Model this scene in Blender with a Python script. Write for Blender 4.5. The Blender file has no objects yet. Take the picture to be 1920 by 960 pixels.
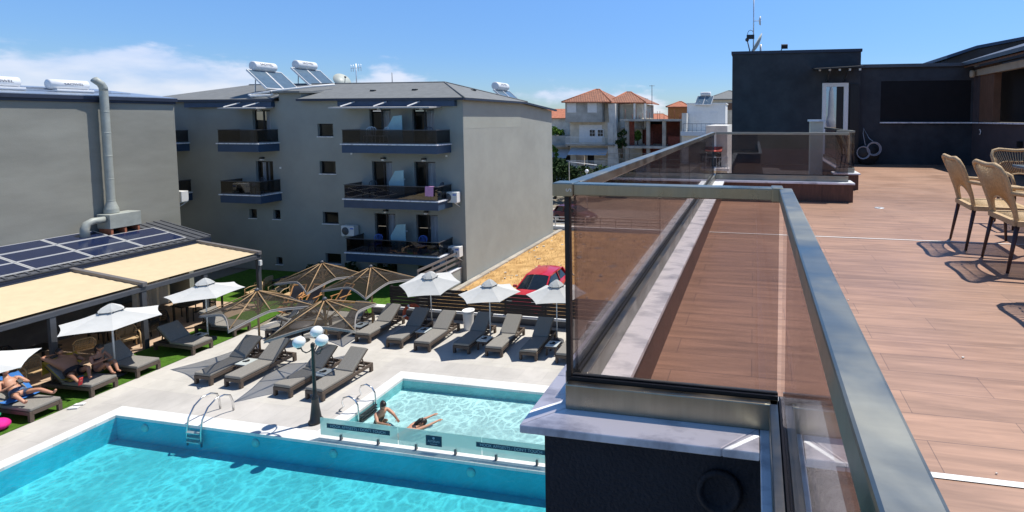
import bpy, math, random
from mathutils import Vector, Matrix
random.seed(7)
R = math.radians
V = Vector
scene = bpy.context.scene
COL = scene.collection

# ------------------------------------------------------------------ materials
def _new(name):
    m = bpy.data.materials.new(name); m.use_nodes = True
    nt = m.node_tree; nt.nodes.clear()
    out = nt.nodes.new('ShaderNodeOutputMaterial')
    return m, nt, out

def N(nt, t, **kw):
    n = nt.nodes.new(t)
    for k, v in kw.items():
        if k in n.inputs: n.inputs[k].default_value = v
        else: setattr(n, k, v)
    return n

def c4(c): return (c[0], c[1], c[2], 1)

def mat(name, col, rough=.6, metal=0, var=.12, scale=4, bump=0, bscale=60, spec=.5, stretch=(1, 1, 1), col2=None, coat=0, detail=5, thr=None):
    m, nt, out = _new(name)
    p = N(nt, 'ShaderNodeBsdfPrincipled', Roughness=rough, Metallic=metal)
    p.inputs['Specular IOR Level'].default_value = spec
    p.inputs['Coat Weight'].default_value = coat
    nt.links.new(p.outputs[0], out.inputs[0])
    tc = N(nt, 'ShaderNodeTexCoord')
    mp = N(nt, 'ShaderNodeMapping'); mp.inputs['Scale'].default_value = stretch
    nt.links.new(tc.outputs['Object'], mp.inputs[0])
    nz = N(nt, 'ShaderNodeTexNoise', Scale=scale, Detail=detail, Roughness=.62)
    nt.links.new(mp.outputs[0], nz.inputs['Vector'])
    a = [max(0, x * (1 - var)) for x in col]; b = col2 or [min(1, x * (1 + var)) for x in col]
    cr = N(nt, 'ShaderNodeValToRGB')
    lo, hi = thr or (.32, .68)
    cr.color_ramp.elements[0].position = lo; cr.color_ramp.elements[1].position = hi
    cr.color_ramp.elements[0].color = c4(a); cr.color_ramp.elements[1].color = c4(b)
    nt.links.new(nz.outputs['Fac'], cr.inputs[0])
    nt.links.new(cr.outputs[0], p.inputs['Base Color'])
    if bump:
        n2 = N(nt, 'ShaderNodeTexNoise', Scale=bscale, Detail=3)
        nt.links.new(mp.outputs[0], n2.inputs['Vector'])
        bp = N(nt, 'ShaderNodeBump', Strength=bump, Distance=.02)
        nt.links.new(n2.outputs['Fac'], bp.inputs['Height'])
        nt.links.new(bp.outputs[0], p.inputs['Normal'])
    return m

def thin_ior(nt, f, ior):
    # same reflectance on both faces of a thin sheet (no bending inside it)
    g = N(nt, 'ShaderNodeNewGeometry'); m = N(nt, 'ShaderNodeMapRange')
    m.inputs[3].default_value = ior; m.inputs[4].default_value = 1 / ior
    nt.links.new(g.outputs['Backfacing'], m.inputs[0]); nt.links.new(m.outputs[0], f.inputs['IOR'])

def glass(name, tint, ior=1.45, rough=0.0, gcol=(1, 1, 1), dirt=0):
    m, nt, out = _new(name)
    t = N(nt, 'ShaderNodeBsdfTransparent', Color=c4(tint))
    g = N(nt, 'ShaderNodeBsdfGlossy', Roughness=rough, Color=c4(gcol))
    f = N(nt, 'ShaderNodeFresnel', IOR=ior); thin_ior(nt, f, ior)
    mx = N(nt, 'ShaderNodeMixShader')
    nt.links.new(f.outputs[0], mx.inputs[0]); nt.links.new(t.outputs[0], mx.inputs[1]); nt.links.new(g.outputs[0], mx.inputs[2])
    last = mx
    if dirt:
        d = N(nt, 'ShaderNodeBsdfDiffuse', Color=(.6, .55, .52, 1))
        tc = N(nt, 'ShaderNodeTexCoord')
        nz = N(nt, 'ShaderNodeTexNoise', Scale=2.2, Detail=6)
        nt.links.new(tc.outputs['Object'], nz.inputs['Vector'])
        mr = N(nt, 'ShaderNodeMapRange'); mr.inputs[1].default_value = .35; mr.inputs[2].default_value = .8
        mr.inputs[3].default_value = dirt * .3; mr.inputs[4].default_value = dirt * 1.5
        nt.links.new(nz.outputs['Fac'], mr.inputs[0])
        m2 = N(nt, 'ShaderNodeMixShader')
        nt.links.new(mr.outputs[0], m2.inputs[0]); nt.links.new(mx.outputs[0], m2.inputs[1]); nt.links.new(d.outputs[0], m2.inputs[2])
        last = m2
    nt.links.new(last.outputs[0], out.inputs[0])
    return m

def mesh_cloth(name, col, alpha, scale=500):
    m, nt, out = _new(name)
    t = N(nt, 'ShaderNodeBsdfTransparent')
    d = N(nt, 'ShaderNodeBsdfDiffuse', Color=c4(col))
    tl = N(nt, 'ShaderNodeBsdfTranslucent', Color=c4(col))
    m1 = N(nt, 'ShaderNodeMixShader'); m1.inputs[0].default_value = .3
    nt.links.new(d.outputs[0], m1.inputs[1]); nt.links.new(tl.outputs[0], m1.inputs[2])
    mx = N(nt, 'ShaderNodeMixShader'); mx.inputs[0].default_value = alpha
    nt.links.new(t.outputs[0], mx.inputs[1]); nt.links.new(m1.outputs[0], mx.inputs[2])
    nt.links.new(mx.outputs[0], out.inputs[0])
    return m

def fabric(name, col, trans=.25):
    m, nt, out = _new(name)
    d = N(nt, 'ShaderNodeBsdfDiffuse', Color=c4(col), Roughness=.8)
    t = N(nt, 'ShaderNodeBsdfTranslucent', Color=c4(col))
    mx = N(nt, 'ShaderNodeMixShader'); mx.inputs[0].default_value = trans
    tc = N(nt, 'ShaderNodeTexCoord'); nz = N(nt, 'ShaderNodeTexNoise', Scale=3.0, Detail=4)
    nt.links.new(tc.outputs['Object'], nz.inputs['Vector'])
    cr = N(nt, 'ShaderNodeValToRGB')
    cr.color_ramp.elements[0].position = .3; cr.color_ramp.elements[1].position = .7
    cr.color_ramp.elements[0].color = c4([x * .92 for x in col]); cr.color_ramp.elements[1].color = c4(col)
    nt.links.new(nz.outputs['Fac'], cr.inputs[0]); nt.links.new(cr.outputs[0], d.inputs[0])
    bp = N(nt, 'ShaderNodeBump', Strength=.25, Distance=.05)
    nt.links.new(nz.outputs['Fac'], bp.inputs['Height']); nt.links.new(bp.outputs[0], d.inputs['Normal'])
    nt.links.new(d.outputs[0], mx.inputs[1]); nt.links.new(t.outputs[0], mx.inputs[2])
    nt.links.new(mx.outputs[0], out.inputs[0])
    return m

def tiled(name, c1, c2, mortar, bw, rh, ms, rough=.6, off=.5, grain=None, gs=(1, 1, 1), bump=.15, rot=0, spec=.5, gscale=4., vlow=.35):
    """rows of tiles / planks laid in object x,y"""
    m, nt, out = _new(name)
    p = N(nt, 'ShaderNodeBsdfPrincipled', Roughness=rough); p.inputs['Specular IOR Level'].default_value = spec
    nt.links.new(p.outputs[0], out.inputs[0])
    tc = N(nt, 'ShaderNodeTexCoord'); mp = N(nt, 'ShaderNodeMapping')
    mp.inputs['Rotation'].default_value = (0, 0, rot)
    nt.links.new(tc.outputs['Object'], mp.inputs[0])
    b = N(nt, 'ShaderNodeTexBrick', Scale=1.0)
    b.offset = off; b.offset_frequency = 2
    b.inputs['Brick Width'].default_value = bw; b.inputs['Row Height'].default_value = rh
    b.inputs['Mortar Size'].default_value = ms; b.inputs['Mortar Smooth'].default_value = .3
    b.inputs['Color1'].default_value = c4(c1); b.inputs['Color2'].default_value = c4(c2); b.inputs['Mortar'].default_value = c4(mortar)
    nt.links.new(mp.outputs[0], b.inputs['Vector'])
    src = b.outputs['Color']
    if grain:
        m2 = N(nt, 'ShaderNodeMapping'); m2.inputs['Scale'].default_value = gs
        nt.links.new(mp.outputs[0], m2.inputs[0])
        nz = N(nt, 'ShaderNodeTexNoise', Scale=gscale, Detail=8, Roughness=.65, Distortion=.4)
        nt.links.new(m2.outputs[0], nz.inputs['Vector'])
        mr = N(nt, 'ShaderNodeMapRange'); mr.inputs[1].default_value = vlow; mr.inputs[2].default_value = .68
        mr.inputs[3].default_value = 1 - grain; mr.inputs[4].default_value = 1 + grain * .6
        nt.links.new(nz.outputs['Fac'], mr.inputs[0])
        n3 = N(nt, 'ShaderNodeTexNoise', Scale=.55, Detail=4)
        nt.links.new(mp.outputs[0], n3.inputs['Vector'])
        mr3 = N(nt, 'ShaderNodeMapRange'); mr3.inputs[1].default_value = .3; mr3.inputs[2].default_value = .7
        mr3.inputs[3].default_value = .88; mr3.inputs[4].default_value = 1.08
        nt.links.new(n3.outputs['Fac'], mr3.inputs[0])
        mu = N(nt, 'ShaderNodeMath', operation='MULTIPLY')
        nt.links.new(mr.outputs[0], mu.inputs[0]); nt.links.new(mr3.outputs[0], mu.inputs[1])
        vm = N(nt, 'ShaderNodeVectorMath', operation='SCALE')
        nt.links.new(src, vm.inputs[0]); nt.links.new(mu.outputs[0], vm.inputs['Scale'])
        src = vm.outputs[0]
    nt.links.new(src, p.inputs['Base Color'])
    if bump:
        bp = N(nt, 'ShaderNodeBump', Strength=bump, Distance=.004); bp.invert = True
        nt.links.new(b.outputs['Fac'], bp.inputs['Height']); nt.links.new(bp.outputs[0], p.inputs['Normal'])
    return m

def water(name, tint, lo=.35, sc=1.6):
    """clear pool water: passes light straight through; a caustic light net is painted into its transparent tint"""
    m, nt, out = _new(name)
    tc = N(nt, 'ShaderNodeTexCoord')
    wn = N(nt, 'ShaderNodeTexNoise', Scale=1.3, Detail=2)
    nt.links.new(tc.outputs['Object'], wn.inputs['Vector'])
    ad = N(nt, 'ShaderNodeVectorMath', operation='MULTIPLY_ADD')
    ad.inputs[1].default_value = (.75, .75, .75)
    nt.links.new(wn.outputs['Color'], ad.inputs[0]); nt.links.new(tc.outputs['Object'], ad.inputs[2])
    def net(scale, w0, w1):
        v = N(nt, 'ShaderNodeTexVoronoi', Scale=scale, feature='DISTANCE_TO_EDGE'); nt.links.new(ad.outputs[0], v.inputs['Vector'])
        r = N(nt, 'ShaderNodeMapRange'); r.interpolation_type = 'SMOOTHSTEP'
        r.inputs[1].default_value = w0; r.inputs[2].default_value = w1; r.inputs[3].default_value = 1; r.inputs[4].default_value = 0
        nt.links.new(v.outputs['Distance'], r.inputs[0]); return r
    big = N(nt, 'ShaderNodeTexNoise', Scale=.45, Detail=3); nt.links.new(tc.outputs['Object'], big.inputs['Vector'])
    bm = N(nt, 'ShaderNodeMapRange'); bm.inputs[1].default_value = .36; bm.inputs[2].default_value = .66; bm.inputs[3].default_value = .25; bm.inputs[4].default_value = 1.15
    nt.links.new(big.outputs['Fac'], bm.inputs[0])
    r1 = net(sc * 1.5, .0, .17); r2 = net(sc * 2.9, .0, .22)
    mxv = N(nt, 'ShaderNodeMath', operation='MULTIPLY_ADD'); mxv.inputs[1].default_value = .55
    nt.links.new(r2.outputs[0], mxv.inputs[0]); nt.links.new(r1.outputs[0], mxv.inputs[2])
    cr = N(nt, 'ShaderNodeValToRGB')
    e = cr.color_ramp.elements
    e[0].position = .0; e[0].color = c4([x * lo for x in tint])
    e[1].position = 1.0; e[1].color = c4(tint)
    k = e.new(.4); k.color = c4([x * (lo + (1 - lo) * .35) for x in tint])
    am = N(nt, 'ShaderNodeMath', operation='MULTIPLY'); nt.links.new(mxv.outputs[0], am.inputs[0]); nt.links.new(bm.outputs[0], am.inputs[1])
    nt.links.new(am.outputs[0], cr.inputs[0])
    # painted caustic net stays full for steep sunlight, faded at slanting views
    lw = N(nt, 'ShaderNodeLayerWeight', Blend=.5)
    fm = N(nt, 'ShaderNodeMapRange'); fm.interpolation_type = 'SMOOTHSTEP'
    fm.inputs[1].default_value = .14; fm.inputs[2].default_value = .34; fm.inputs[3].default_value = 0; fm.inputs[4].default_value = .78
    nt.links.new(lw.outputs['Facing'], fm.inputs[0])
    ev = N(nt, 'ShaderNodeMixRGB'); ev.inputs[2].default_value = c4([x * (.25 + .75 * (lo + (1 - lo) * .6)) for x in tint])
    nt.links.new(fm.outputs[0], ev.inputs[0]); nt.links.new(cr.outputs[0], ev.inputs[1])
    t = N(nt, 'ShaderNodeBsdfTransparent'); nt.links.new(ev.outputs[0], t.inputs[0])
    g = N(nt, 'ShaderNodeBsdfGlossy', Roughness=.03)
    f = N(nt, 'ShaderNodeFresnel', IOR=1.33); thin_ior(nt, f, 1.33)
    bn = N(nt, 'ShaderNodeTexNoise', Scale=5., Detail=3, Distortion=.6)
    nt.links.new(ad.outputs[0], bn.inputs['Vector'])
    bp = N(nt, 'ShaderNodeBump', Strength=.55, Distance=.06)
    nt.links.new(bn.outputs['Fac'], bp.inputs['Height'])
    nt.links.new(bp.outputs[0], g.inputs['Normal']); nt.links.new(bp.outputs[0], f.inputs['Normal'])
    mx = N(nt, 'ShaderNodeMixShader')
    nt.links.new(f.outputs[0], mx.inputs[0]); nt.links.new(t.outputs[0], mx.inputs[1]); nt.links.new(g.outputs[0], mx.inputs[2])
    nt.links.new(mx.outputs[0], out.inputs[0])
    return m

M = {}
M['render'] = mat('grey_render', (.305, .318, .292), .9, var=.09, scale=.5, bump=.3, bscale=45, detail=9)
M['render_patch'] = mat('grey_render_repainted', (.33, .345, .31), .9, var=.06, scale=.6, bump=.3, bscale=45)
M['render_left'] = mat('grey_render_weathered', (.255, .255, .225), .9, var=.15, scale=.6, bump=.3, bscale=40, stretch=(1, .45, 1.3), detail=10)
M['charcoal'] = mat('charcoal_render', (.029, .032, .040), .85, var=.2, scale=3, bump=.45, bscale=70, spec=.25)
M['charcoal_wall'] = mat('dark_slate_render', (.048, .053, .061), .85, var=.22, scale=2, bump=.35, bscale=60, spec=.25)
M['plum'] = mat('dark_plum_render', (.075, .06, .062), .85, var=.12, scale=2, bump=.2)
M['navy'] = mat('navy_fascia', (.026, .062, .125), .5, var=.12, scale=2)
M['navy_dark'] = mat('navy_trim', (.022, .03, .055), .5, var=.12)
M['marble'] = mat('veined_white_marble', (.33, .35, .40), .35, var=0, scale=3.0, stretch=(1.5, 3.2, 1), col2=(.85, .87, .90), detail=9, thr=(.28, .52))
M['white'] = mat('white_paint', (.78, .78, .76), .6, var=.05)
M['offwhite'] = mat('aged_white_paint', (.62, .60, .55), .8, var=.18, scale=1.2, bump=.1)
M['steel'] = mat('brushed_steel', (.285, .285, .25), .40, 1, var=.07, scale=3, stretch=(1, 14, 1), bump=.02, bscale=200)
M['steel_champagne'] = mat('champagne_steel', (.36, .335, .255), .34, 1, var=.06, scale=3, stretch=(14, 1, 1), bump=.02, bscale=200)
M['chrome'] = mat('pool_chrome', (.72, .72, .72), .18, 1, var=.03)
M['black'] = mat('black_gasket', (.008, .008, .009), .5, var=.1)
M['black_metal'] = mat('black_metal', (.014, .016, .018), .45, var=.15, spec=.5)
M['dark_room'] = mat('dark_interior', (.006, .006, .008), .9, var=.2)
M['sunshade_grey'] = mat('pale_grey_louvre', (.42, .42, .42), .5, var=.05)
M['anthracite'] = mat('anthracite_metal', (.075, .08, .092), .45, var=.1, scale=3)
M['taupe_metal'] = mat('taupe_metal', (.16, .15, .15), .5, var=.08, scale=3)
M['bronze_glass'] = glass('bronze_glass', (.71, .665, .66), 1.45, dirt=.016)
M['smoke_glass'] = glass('smoke_glass', (.40, .385, .38), 1.5)
M['clear_glass'] = glass('clear_glass', (.82, .84, .85), 1.45)
M['mirror_glass'] = glass('door_glass', (.25, .26, .3), 3.2)
M['frost_glass'] = mat('frosted_aqua_glass', (.30, .50, .55), .4, var=.04)
M['fence_glass'] = None
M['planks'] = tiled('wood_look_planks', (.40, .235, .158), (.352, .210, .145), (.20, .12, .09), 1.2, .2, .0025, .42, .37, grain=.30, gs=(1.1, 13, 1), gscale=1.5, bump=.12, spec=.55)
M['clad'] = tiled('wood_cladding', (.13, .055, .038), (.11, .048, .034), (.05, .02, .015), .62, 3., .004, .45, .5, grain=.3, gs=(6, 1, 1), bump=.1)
M['deck'] = tiled('pool_paving', (.55, .525, .475), (.52, .50, .46), (.42, .40, .37), 1.2, .6, .006, .75, .5, grain=.10, gs=(1, 1, 1), gscale=1.2, bump=.06)
M['deck_grey'] = tiled('grey_pool_paving', (.515, .49, .455), (.49, .468, .435), (.40, .385, .36), .9, .9, .006, .7, .5, grain=.10, gscale=1.2, bump=.06)
M['coping'] = tiled('white_coping', (.74, .74, .71), (.70, .70, .68), (.58, .58, .56), .3, .3, .006, .5, .5, grain=.06, bump=.1)
M['pool_floor'] = tiled('pool_mosaic', (.075, .62, .69), (.07, .59, .67), (.08, .60, .66), .3, .3, .01, .5, .5, grain=.1, bump=0)
M['pool_wall'] = mat('turquoise_pool_lining', (.015, .50, .64), .5, var=.08, scale=1)
M['kids_floor'] = mat('pale_aqua_lining', (.48, .84, .85), .5, var=.06, scale=1)
M['kids_wall'] = mat('aqua_pool_lining', (.22, .60, .63), .5, var=.06, scale=1)
M['tan_tiles'] = tiled('terracotta_tan_tiles', (.55, .40, .28), (.50, .37, .26), (.35, .27, .2), .6, .6, .01, .6, 0., grain=.1, bump=.05)
M['turf'] = mat('artificial_turf', (.07, .16, .02), .95, var=.28, scale=9, bump=.8, bscale=120, spec=.1)
M['lawn'] = mat('lawn', (.08, .17, .022), .95, var=.35, scale=6, bump=.8, bscale=90, spec=.1)
M['earth'] = mat('dry_grass_earth', (.31, .18, .07), .95, var=.0, scale=1.3, col2=(.60, .385, .165), bump=.9, bscale=7, detail=11, spec=.1, thr=(.3, .64))
M['ground'] = mat('dusty_ground', (.25, .22, .17), .95, var=.2, scale=.25, bump=.2, spec=.1)
M['asphalt'] = mat('asphalt', (.10, .10, .10), .9, var=.15, scale=1.5, bump=.2)
M['concrete'] = mat('raw_concrete', (.36, .33, .28), .9, var=.3, scale=.8, bump=.2, detail=8)
M['old_concrete'] = mat('stained_concrete', (.27, .26, .23), .9, var=0, scale=.55, col2=(.52, .51, .47), bump=.2, detail=9)
M['shingle'] = mat('grey_shingle', (.17, .178, .178), .85, var=.12, scale=3, bump=.35, bscale=35)
M['clay'] = tiled('clay_roof_tiles', (.46, .19, .10), (.38, .17, .10), (.16, .07, .045), .34, .42, .06, .8, .5, grain=.35, gscale=2., bump=.6)
M['clay_plain'] = mat('clay_tiles', (.42, .15, .08), .85, var=.3, scale=3, bump=.5, bscale=9)
M['brick'] = mat('red_hollow_brick', (.22, .06, .04), .9, var=.3, scale=3)
M['mattress'] = mat('grey_weave', (.25, .238, .215), .9, var=.14, scale=40, bump=.2, bscale=150, spec=.1)
M['wicker'] = mat('brown_wicker', (.105, .078, .06), .75, var=.2, scale=30, bump=.4, bscale=70)
M['canopy'] = fabric('white_canopy', (.66, .66, .63), .04)
M['awning'] = fabric('sand_awning', (.73, .595, .385), .05)
M['straw'] = mesh_cloth('dark_mesh', (.062, .052, .043), .66)
M['trim_cloth'] = mat('grey_trim_tape', (.30, .28, .26), .8, var=.1, scale=30)
M['bamboo'] = mat('bamboo_wood', (.36, .23, .115), .6, var=.2, scale=6, stretch=(1, 1, 4))
M['teak'] = mat('orange_teak', (.52, .26, .10), .6, var=.2, scale=5)
M['rattan'] = mat('honey_rattan', (.50, .345, .18), .65, var=.16, scale=40, bump=.3, bscale=90)
M['chair_leg'] = mat('brown_powder_coat', (.055, .027, .024), .4, var=.1)
M['globe'] = mat('opal_globe', (.80, .83, .85), .25, var=.02)
M['red_car'] = mat('red_car_paint', (.50, .012, .030), .28, var=.05, coat=.8)
M['dark_red'] = mat('maroon_car_paint', (.10, .012, .02), .3, var=.05, coat=.6)
M['car_glass'] = mat('car_glass', (.012, .017, .024), .06, var=.2, spec=.8)
M['tyre'] = mat('tyre_rubber', (.012, .012, .012), .8, var=.1)
M['alloy'] = mat('alloy_rim', (.5, .5, .52), .35, .9, var=.05)
M['pv'] = tiled('solar_cells', (.010, .017, .052), (.012, .020, .062), (.02, .032, .08), .16, .16, .006, .12, 0., bump=0, spec=.6)
M['collector'] = mat('collector_glass', (.10, .15, .20), .12, var=.1, spec=.8)
M['alu'] = mat('aluminium', (.66, .67, .68), .4, .5, var=.05)
M['tank'] = mat('white_enamel', (.72, .73, .74), .3, var=.04)
M['dish_grey'] = mat('dish_enamel', (.42, .45, .41), .5, var=.06)
M['galv'] = mat('painted_duct', (.36, .385, .355), .55, .1, var=.12, scale=3)
M['ac'] = mat('ac_white', (.74, .74, .71), .5, var=.04)
M['ac_grey'] = mat('ac_grille', (.09, .095, .10), .6, var=.2)
M['curtain'] = mat('net_curtain', (.60, .60, .62), .9, var=.25, scale=5, stretch=(9, 1, .2))
M['orange'] = mat('life_ring_orange', (.55, .085, .025), .6, var=.1)
M['skin'] = mat('skin', (.50, .255, .165), .5, var=.06, scale=8)
M['skin_tan'] = mat('tanned_skin', (.40, .19, .115), .5, var=.06, scale=8)
M['hair'] = mat('dark_hair', (.018, .012, .010), .5, var=.3, scale=40)
M['swimwear'] = mat('black_swimwear', (.012, .012, .018), .7, var=.2)
M['trunks'] = mat('navy_trunks', (.02, .03, .07), .7, var=0, scale=14, col2=(.10, .16, .28))
M['blue_towel'] = mat('blue_towel', (.035, .17, .50), .95, var=.12, scale=20, bump=.3)
M['yellow_towel'] = mat('yellow_towel', (.55, .40, .05), .95, var=0, scale=3.2, col2=(.16, .22, .36), bump=.3, thr=(.60, .64))
M['pink'] = mat('pink_towel', (.62, .30, .50), .95, var=.1)
M['magenta'] = mat('magenta_fabric', (.70, .01, .25), .8, var=.15, scale=8)
M['green_cloth'] = mat('green_fabric', (.02, .35, .16), .8, var=.15)
M['red_shoe'] = mat('red_rubber', (.6, .04, .05), .6, var=.1)
M['sign_blue'] = mat('sign_navy', (.012, .03, .075), .5, var=.05)
M['sign_txt'] = mat('sign_lettering', (.42, .48, .55), .6, var=.02)
M['tank_txt'] = mat('tank_lettering', (.03, .03, .05), .6, var=.02)
M['leaf'] = mat('dark_leaves', (.028, .055, .016), .8, var=.45, scale=6, spec=.2)
M['leaf2'] = mat('light_leaves', (.10, .19, .03), .8, var=.4, scale=6, spec=.2)
M['bark'] = mat('bark', (.10, .07, .05), .9, var=.3)
M['shutter'] = mat('white_shutter', (.74, .74, .72), .6, var=.06)
M['awn_blue'] = mat('pale_blue_awning', (.50, .56, .62), .8, var=.06)
M['blue_plastic'] = mat('blue_plastic', (.10, .20, .62), .5, var=.05)
M['red_plastic'] = mat('red_awning', (.5, .06, .04), .6, var=.1)
M['sandy'] = mat('sand_render', (.60, .54, .43), .9, var=.18, scale=1, bump=.1)
M['rubble'] = mat('rubble_white', (.6, .57, .5), .9, var=.3)
M['wood_soffit'] = mat('brown_soffit', (.16, .085, .05), .7, var=.2, scale=3, stretch=(1, 8, 1))
M['beige_beam'] = mat('beige_beam', (.42, .36, .26), .7, var=.1)
M['hose'] = mat('white_hose', (.38, .40, .45), .45, var=.05)
M['roof_sheet'] = mat('pale_roof_sheet', (.40, .46, .54), .35, .6, var=.1, stretch=(1, 8, 1), scale=2)

def wear(m, lo, hi, scale):
    nt = m.node_tree; p = next(n for n in nt.nodes if n.type == 'BSDF_PRINCIPLED'); tc = N(nt, 'ShaderNodeTexCoord')
    nz = N(nt, 'ShaderNodeTexNoise', Scale=scale, Detail=7, Distortion=.8); mr = N(nt, 'ShaderNodeMapRange')
    mr.inputs[1].default_value = .35; mr.inputs[2].default_value = .7; mr.inputs[3].default_value = lo; mr.inputs[4].default_value = hi
    nt.links.new(tc.outputs['Object'], nz.inputs['Vector']); nt.links.new(nz.outputs['Fac'], mr.inputs[0]); nt.links.new(mr.outputs[0], p.inputs['Roughness'])
wear(M['steel'], .28, .55, 5); wear(M['steel_champagne'], .24, .46, 6); wear(M['planks'], .40, .54, 1.1)
def fence_glass():
    m, nt, out = _new('aqua_fence_glass')
    t = N(nt, 'ShaderNodeBsdfTransparent', Color=(.80, .93, .92, 1))
    d = N(nt, 'ShaderNodeBsdfDiffuse', Color=(.50, .70, .68, 1))
    tl = N(nt, 'ShaderNodeBsdfTranslucent', Color=(.55, .75, .72, 1))
    m0 = N(nt, 'ShaderNodeMixShader'); m0.inputs[0].default_value = .5
    nt.links.new(d.outputs[0], m0.inputs[1]); nt.links.new(tl.outputs[0], m0.inputs[2])
    mx = N(nt, 'ShaderNodeMixShader'); mx.inputs[0].default_value = .62
    nt.links.new(t.outputs[0], mx.inputs[1]); nt.links.new(m0.outputs[0], mx.inputs[2])
    nt.links.new(mx.outputs[0], out.inputs[0])
    return m
M['fence_glass'] = fence_glass()

# ------------------------------------------------------------------ mesh helpers
class MB:
    def __init__(s): s.v = []; s.f = []; s.sm = []
    def add(s, vs, fs, smooth=False):
        o = len(s.v); s.v += [V(p) for p in vs]
        s.f += [tuple(i + o for i in f) for f in fs]; s.sm += [smooth] * len(fs)
        return s
    def box(s, x0, x1, y0, y1, z0, z1):
        vs = [(x, y, z) for z in (z0, z1) for y in (y0, y1) for x in (x0, x1)]
        return s.add(vs, [(0, 2, 3, 1), (4, 5, 7, 6), (0, 1, 5, 4), (2, 6, 7, 3), (0, 4, 6, 2), (1, 3, 7, 5)])
    def obox(s, c, ux, uy, uz):
        c, ux, uy, uz = V(c), V(ux), V(uy), V(uz)
        vs = [c + ux * a + uy * b + uz * d for d in (-1, 1) for b in (-1, 1) for a in (-1, 1)]
        return s.add(vs, [(0, 2, 3, 1), (4, 5, 7, 6), (0, 1, 5, 4), (2, 6, 7, 3), (0, 4, 6, 2), (1, 3, 7, 5)])
    def bar(s, p0, p1, w, h, up=(0, 0, 1)):
        p0, p1 = V(p0), V(p1); d = (p1 - p0); l = d.length; d.normalize()
        u = V(up); sd = d.cross(u)
        if sd.length < 1e-4: sd = d.cross(V((1, 0, 0)))
        sd.normalize(); u = sd.cross(d)
        return s.obox((p0 + p1) / 2, d * l / 2, sd * w / 2, u * h / 2)
    def tube(s, pts, r, n=8, closed=False):
        pts = [V(p) for p in pts]; k = len(pts); rs = r if isinstance(r, (list, tuple)) else [r] * k
        vs = []; fs = []; prev = None
        for i, p in enumerate(pts):
            if closed: t = pts[(i + 1) % k] - pts[i - 1]
            elif i == 0: t = pts[1] - p
            elif i == k - 1: t = p - pts[i - 1]
            else: t = (pts[i + 1] - p).normalized() + (p - pts[i - 1]).normalized()
            t.normalize()
            if prev is None:
                a = V((0, 0, 1)) if abs(t.z) < .9 else V((1, 0, 0))
                u = t.cross(a).normalized()
            else:
                u = prev - t * prev.dot(t)
                if u.length < 1e-5: u = t.cross(V((0, 0, 1)))
                u.normalize()
            prev = u; w = t.cross(u)
            for j in range(n):
                an = 2 * math.pi * j / n
                vs.append(p + (u * math.cos(an) + w * math.sin(an)) * rs[i])
        for i in range(k if closed else k - 1):
            for j in range(n):
                a = i * n + j; b = i * n + (j + 1) % n; c = ((i + 1) % k) * n + (j + 1) % n; d = ((i + 1) % k) * n + j
                fs.append((a, b, c, d))
        if not closed: fs += [tuple(range(n))[::-1], tuple(range((k - 1) * n, k * n))]
        return s.add(vs, fs, True)
    def lathe(s, prof, c=(0, 0, 0), n=20, axis='z', smooth=True):
        vs = []; fs = []; c = V(c)
        for r, z in prof:
            for j in range(n):
                a = 2 * math.pi * j / n
                q = (r * math.cos(a), r * math.sin(a), z)
                if axis == 'y': q = (q[0], q[2], q[1])
                if axis == 'x': q = (q[2], q[0], q[1])
                vs.append(c + V(q))
        for i in range(len(prof) - 1):
            for j in range(n):
                fs.append((i * n + j, i * n + (j + 1) % n, (i + 1) * n + (j + 1) % n, (i + 1) * n + j))
        fs += [tuple(range(n))[::-1], tuple(range((len(prof) - 1) * n, len(prof) * n))]
        return s.add(vs, fs, smooth)
    def sphere(s, c, r, n=16, sc=(1, 1, 1)):
        m = n // 2
        return s.add([V(c) + V((sc[0] * r * math.sin(math.pi * (i + .001) / m * .9999 if i < m else math.pi * .9999) * math.cos(2 * math.pi * j / n),
                                sc[1] * r * math.sin(math.pi * (i + .001) / m * .9999 if i < m else math.pi * .9999) * math.sin(2 * math.pi * j / n),
                                sc[2] * r * math.cos(math.pi * i / m))) for i in range(m + 1) for j in range(n)],
                     [(i * n + j, (i + 1) * n + j, (i + 1) * n + (j + 1) % n, i * n + (j + 1) % n) for i in range(m) for j in range(n)], True)
    def face(s, *pts): return s.add(pts, [tuple(range(len(pts)))])
    def prism(s, pts, ext):
        k = len(pts); e = V(ext); ps = [V(p) for p in pts]
        return s.add(ps + [p + e for p in ps], [tuple(range(k))[::-1], tuple(range(k, 2 * k))] + [(i, (i + 1) % k, k + (i + 1) % k, k + i) for i in range(k)])
    def wall_holes(s, o, u, w, holes, U, W, depth):
        """wall in plane o + a*u + b*w with rectangular holes (a0,a1,b0,b1) and reveals going back by vector depth"""
        o, u, w, dp = V(o), V(u), V(w), V(depth)
        xs = sorted({0, U} | {h[0] for h in holes} | {h[1] for h in holes}); zs = sorted({0, W} | {h[2] for h in holes} | {h[3] for h in holes})
        P = lambda a, b: o + u * a + w * b
        for i in range(len(xs) - 1):
            for j in range(len(zs) - 1):
                a, b = (xs[i] + xs[i + 1]) / 2, (zs[j] + zs[j + 1]) / 2
                if any(h[0] < a < h[1] and h[2] < b < h[3] for h in holes): continue
                s.face(P(xs[i], zs[j]), P(xs[i + 1], zs[j]), P(xs[i + 1], zs[j + 1]), P(xs[i], zs[j + 1]))
        for a0, a1, b0, b1 in holes:
            c = [P(a0, b0), P(a1, b0), P(a1, b1), P(a0, b1)]
            for k in range(4): s.face(c[k], c[(k + 1) % 4], c[(k + 1) % 4] + dp, c[k] + dp)
        return s
    def xf(s, m):
        s.v = [m @ p for p in s.v]; return s
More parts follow.
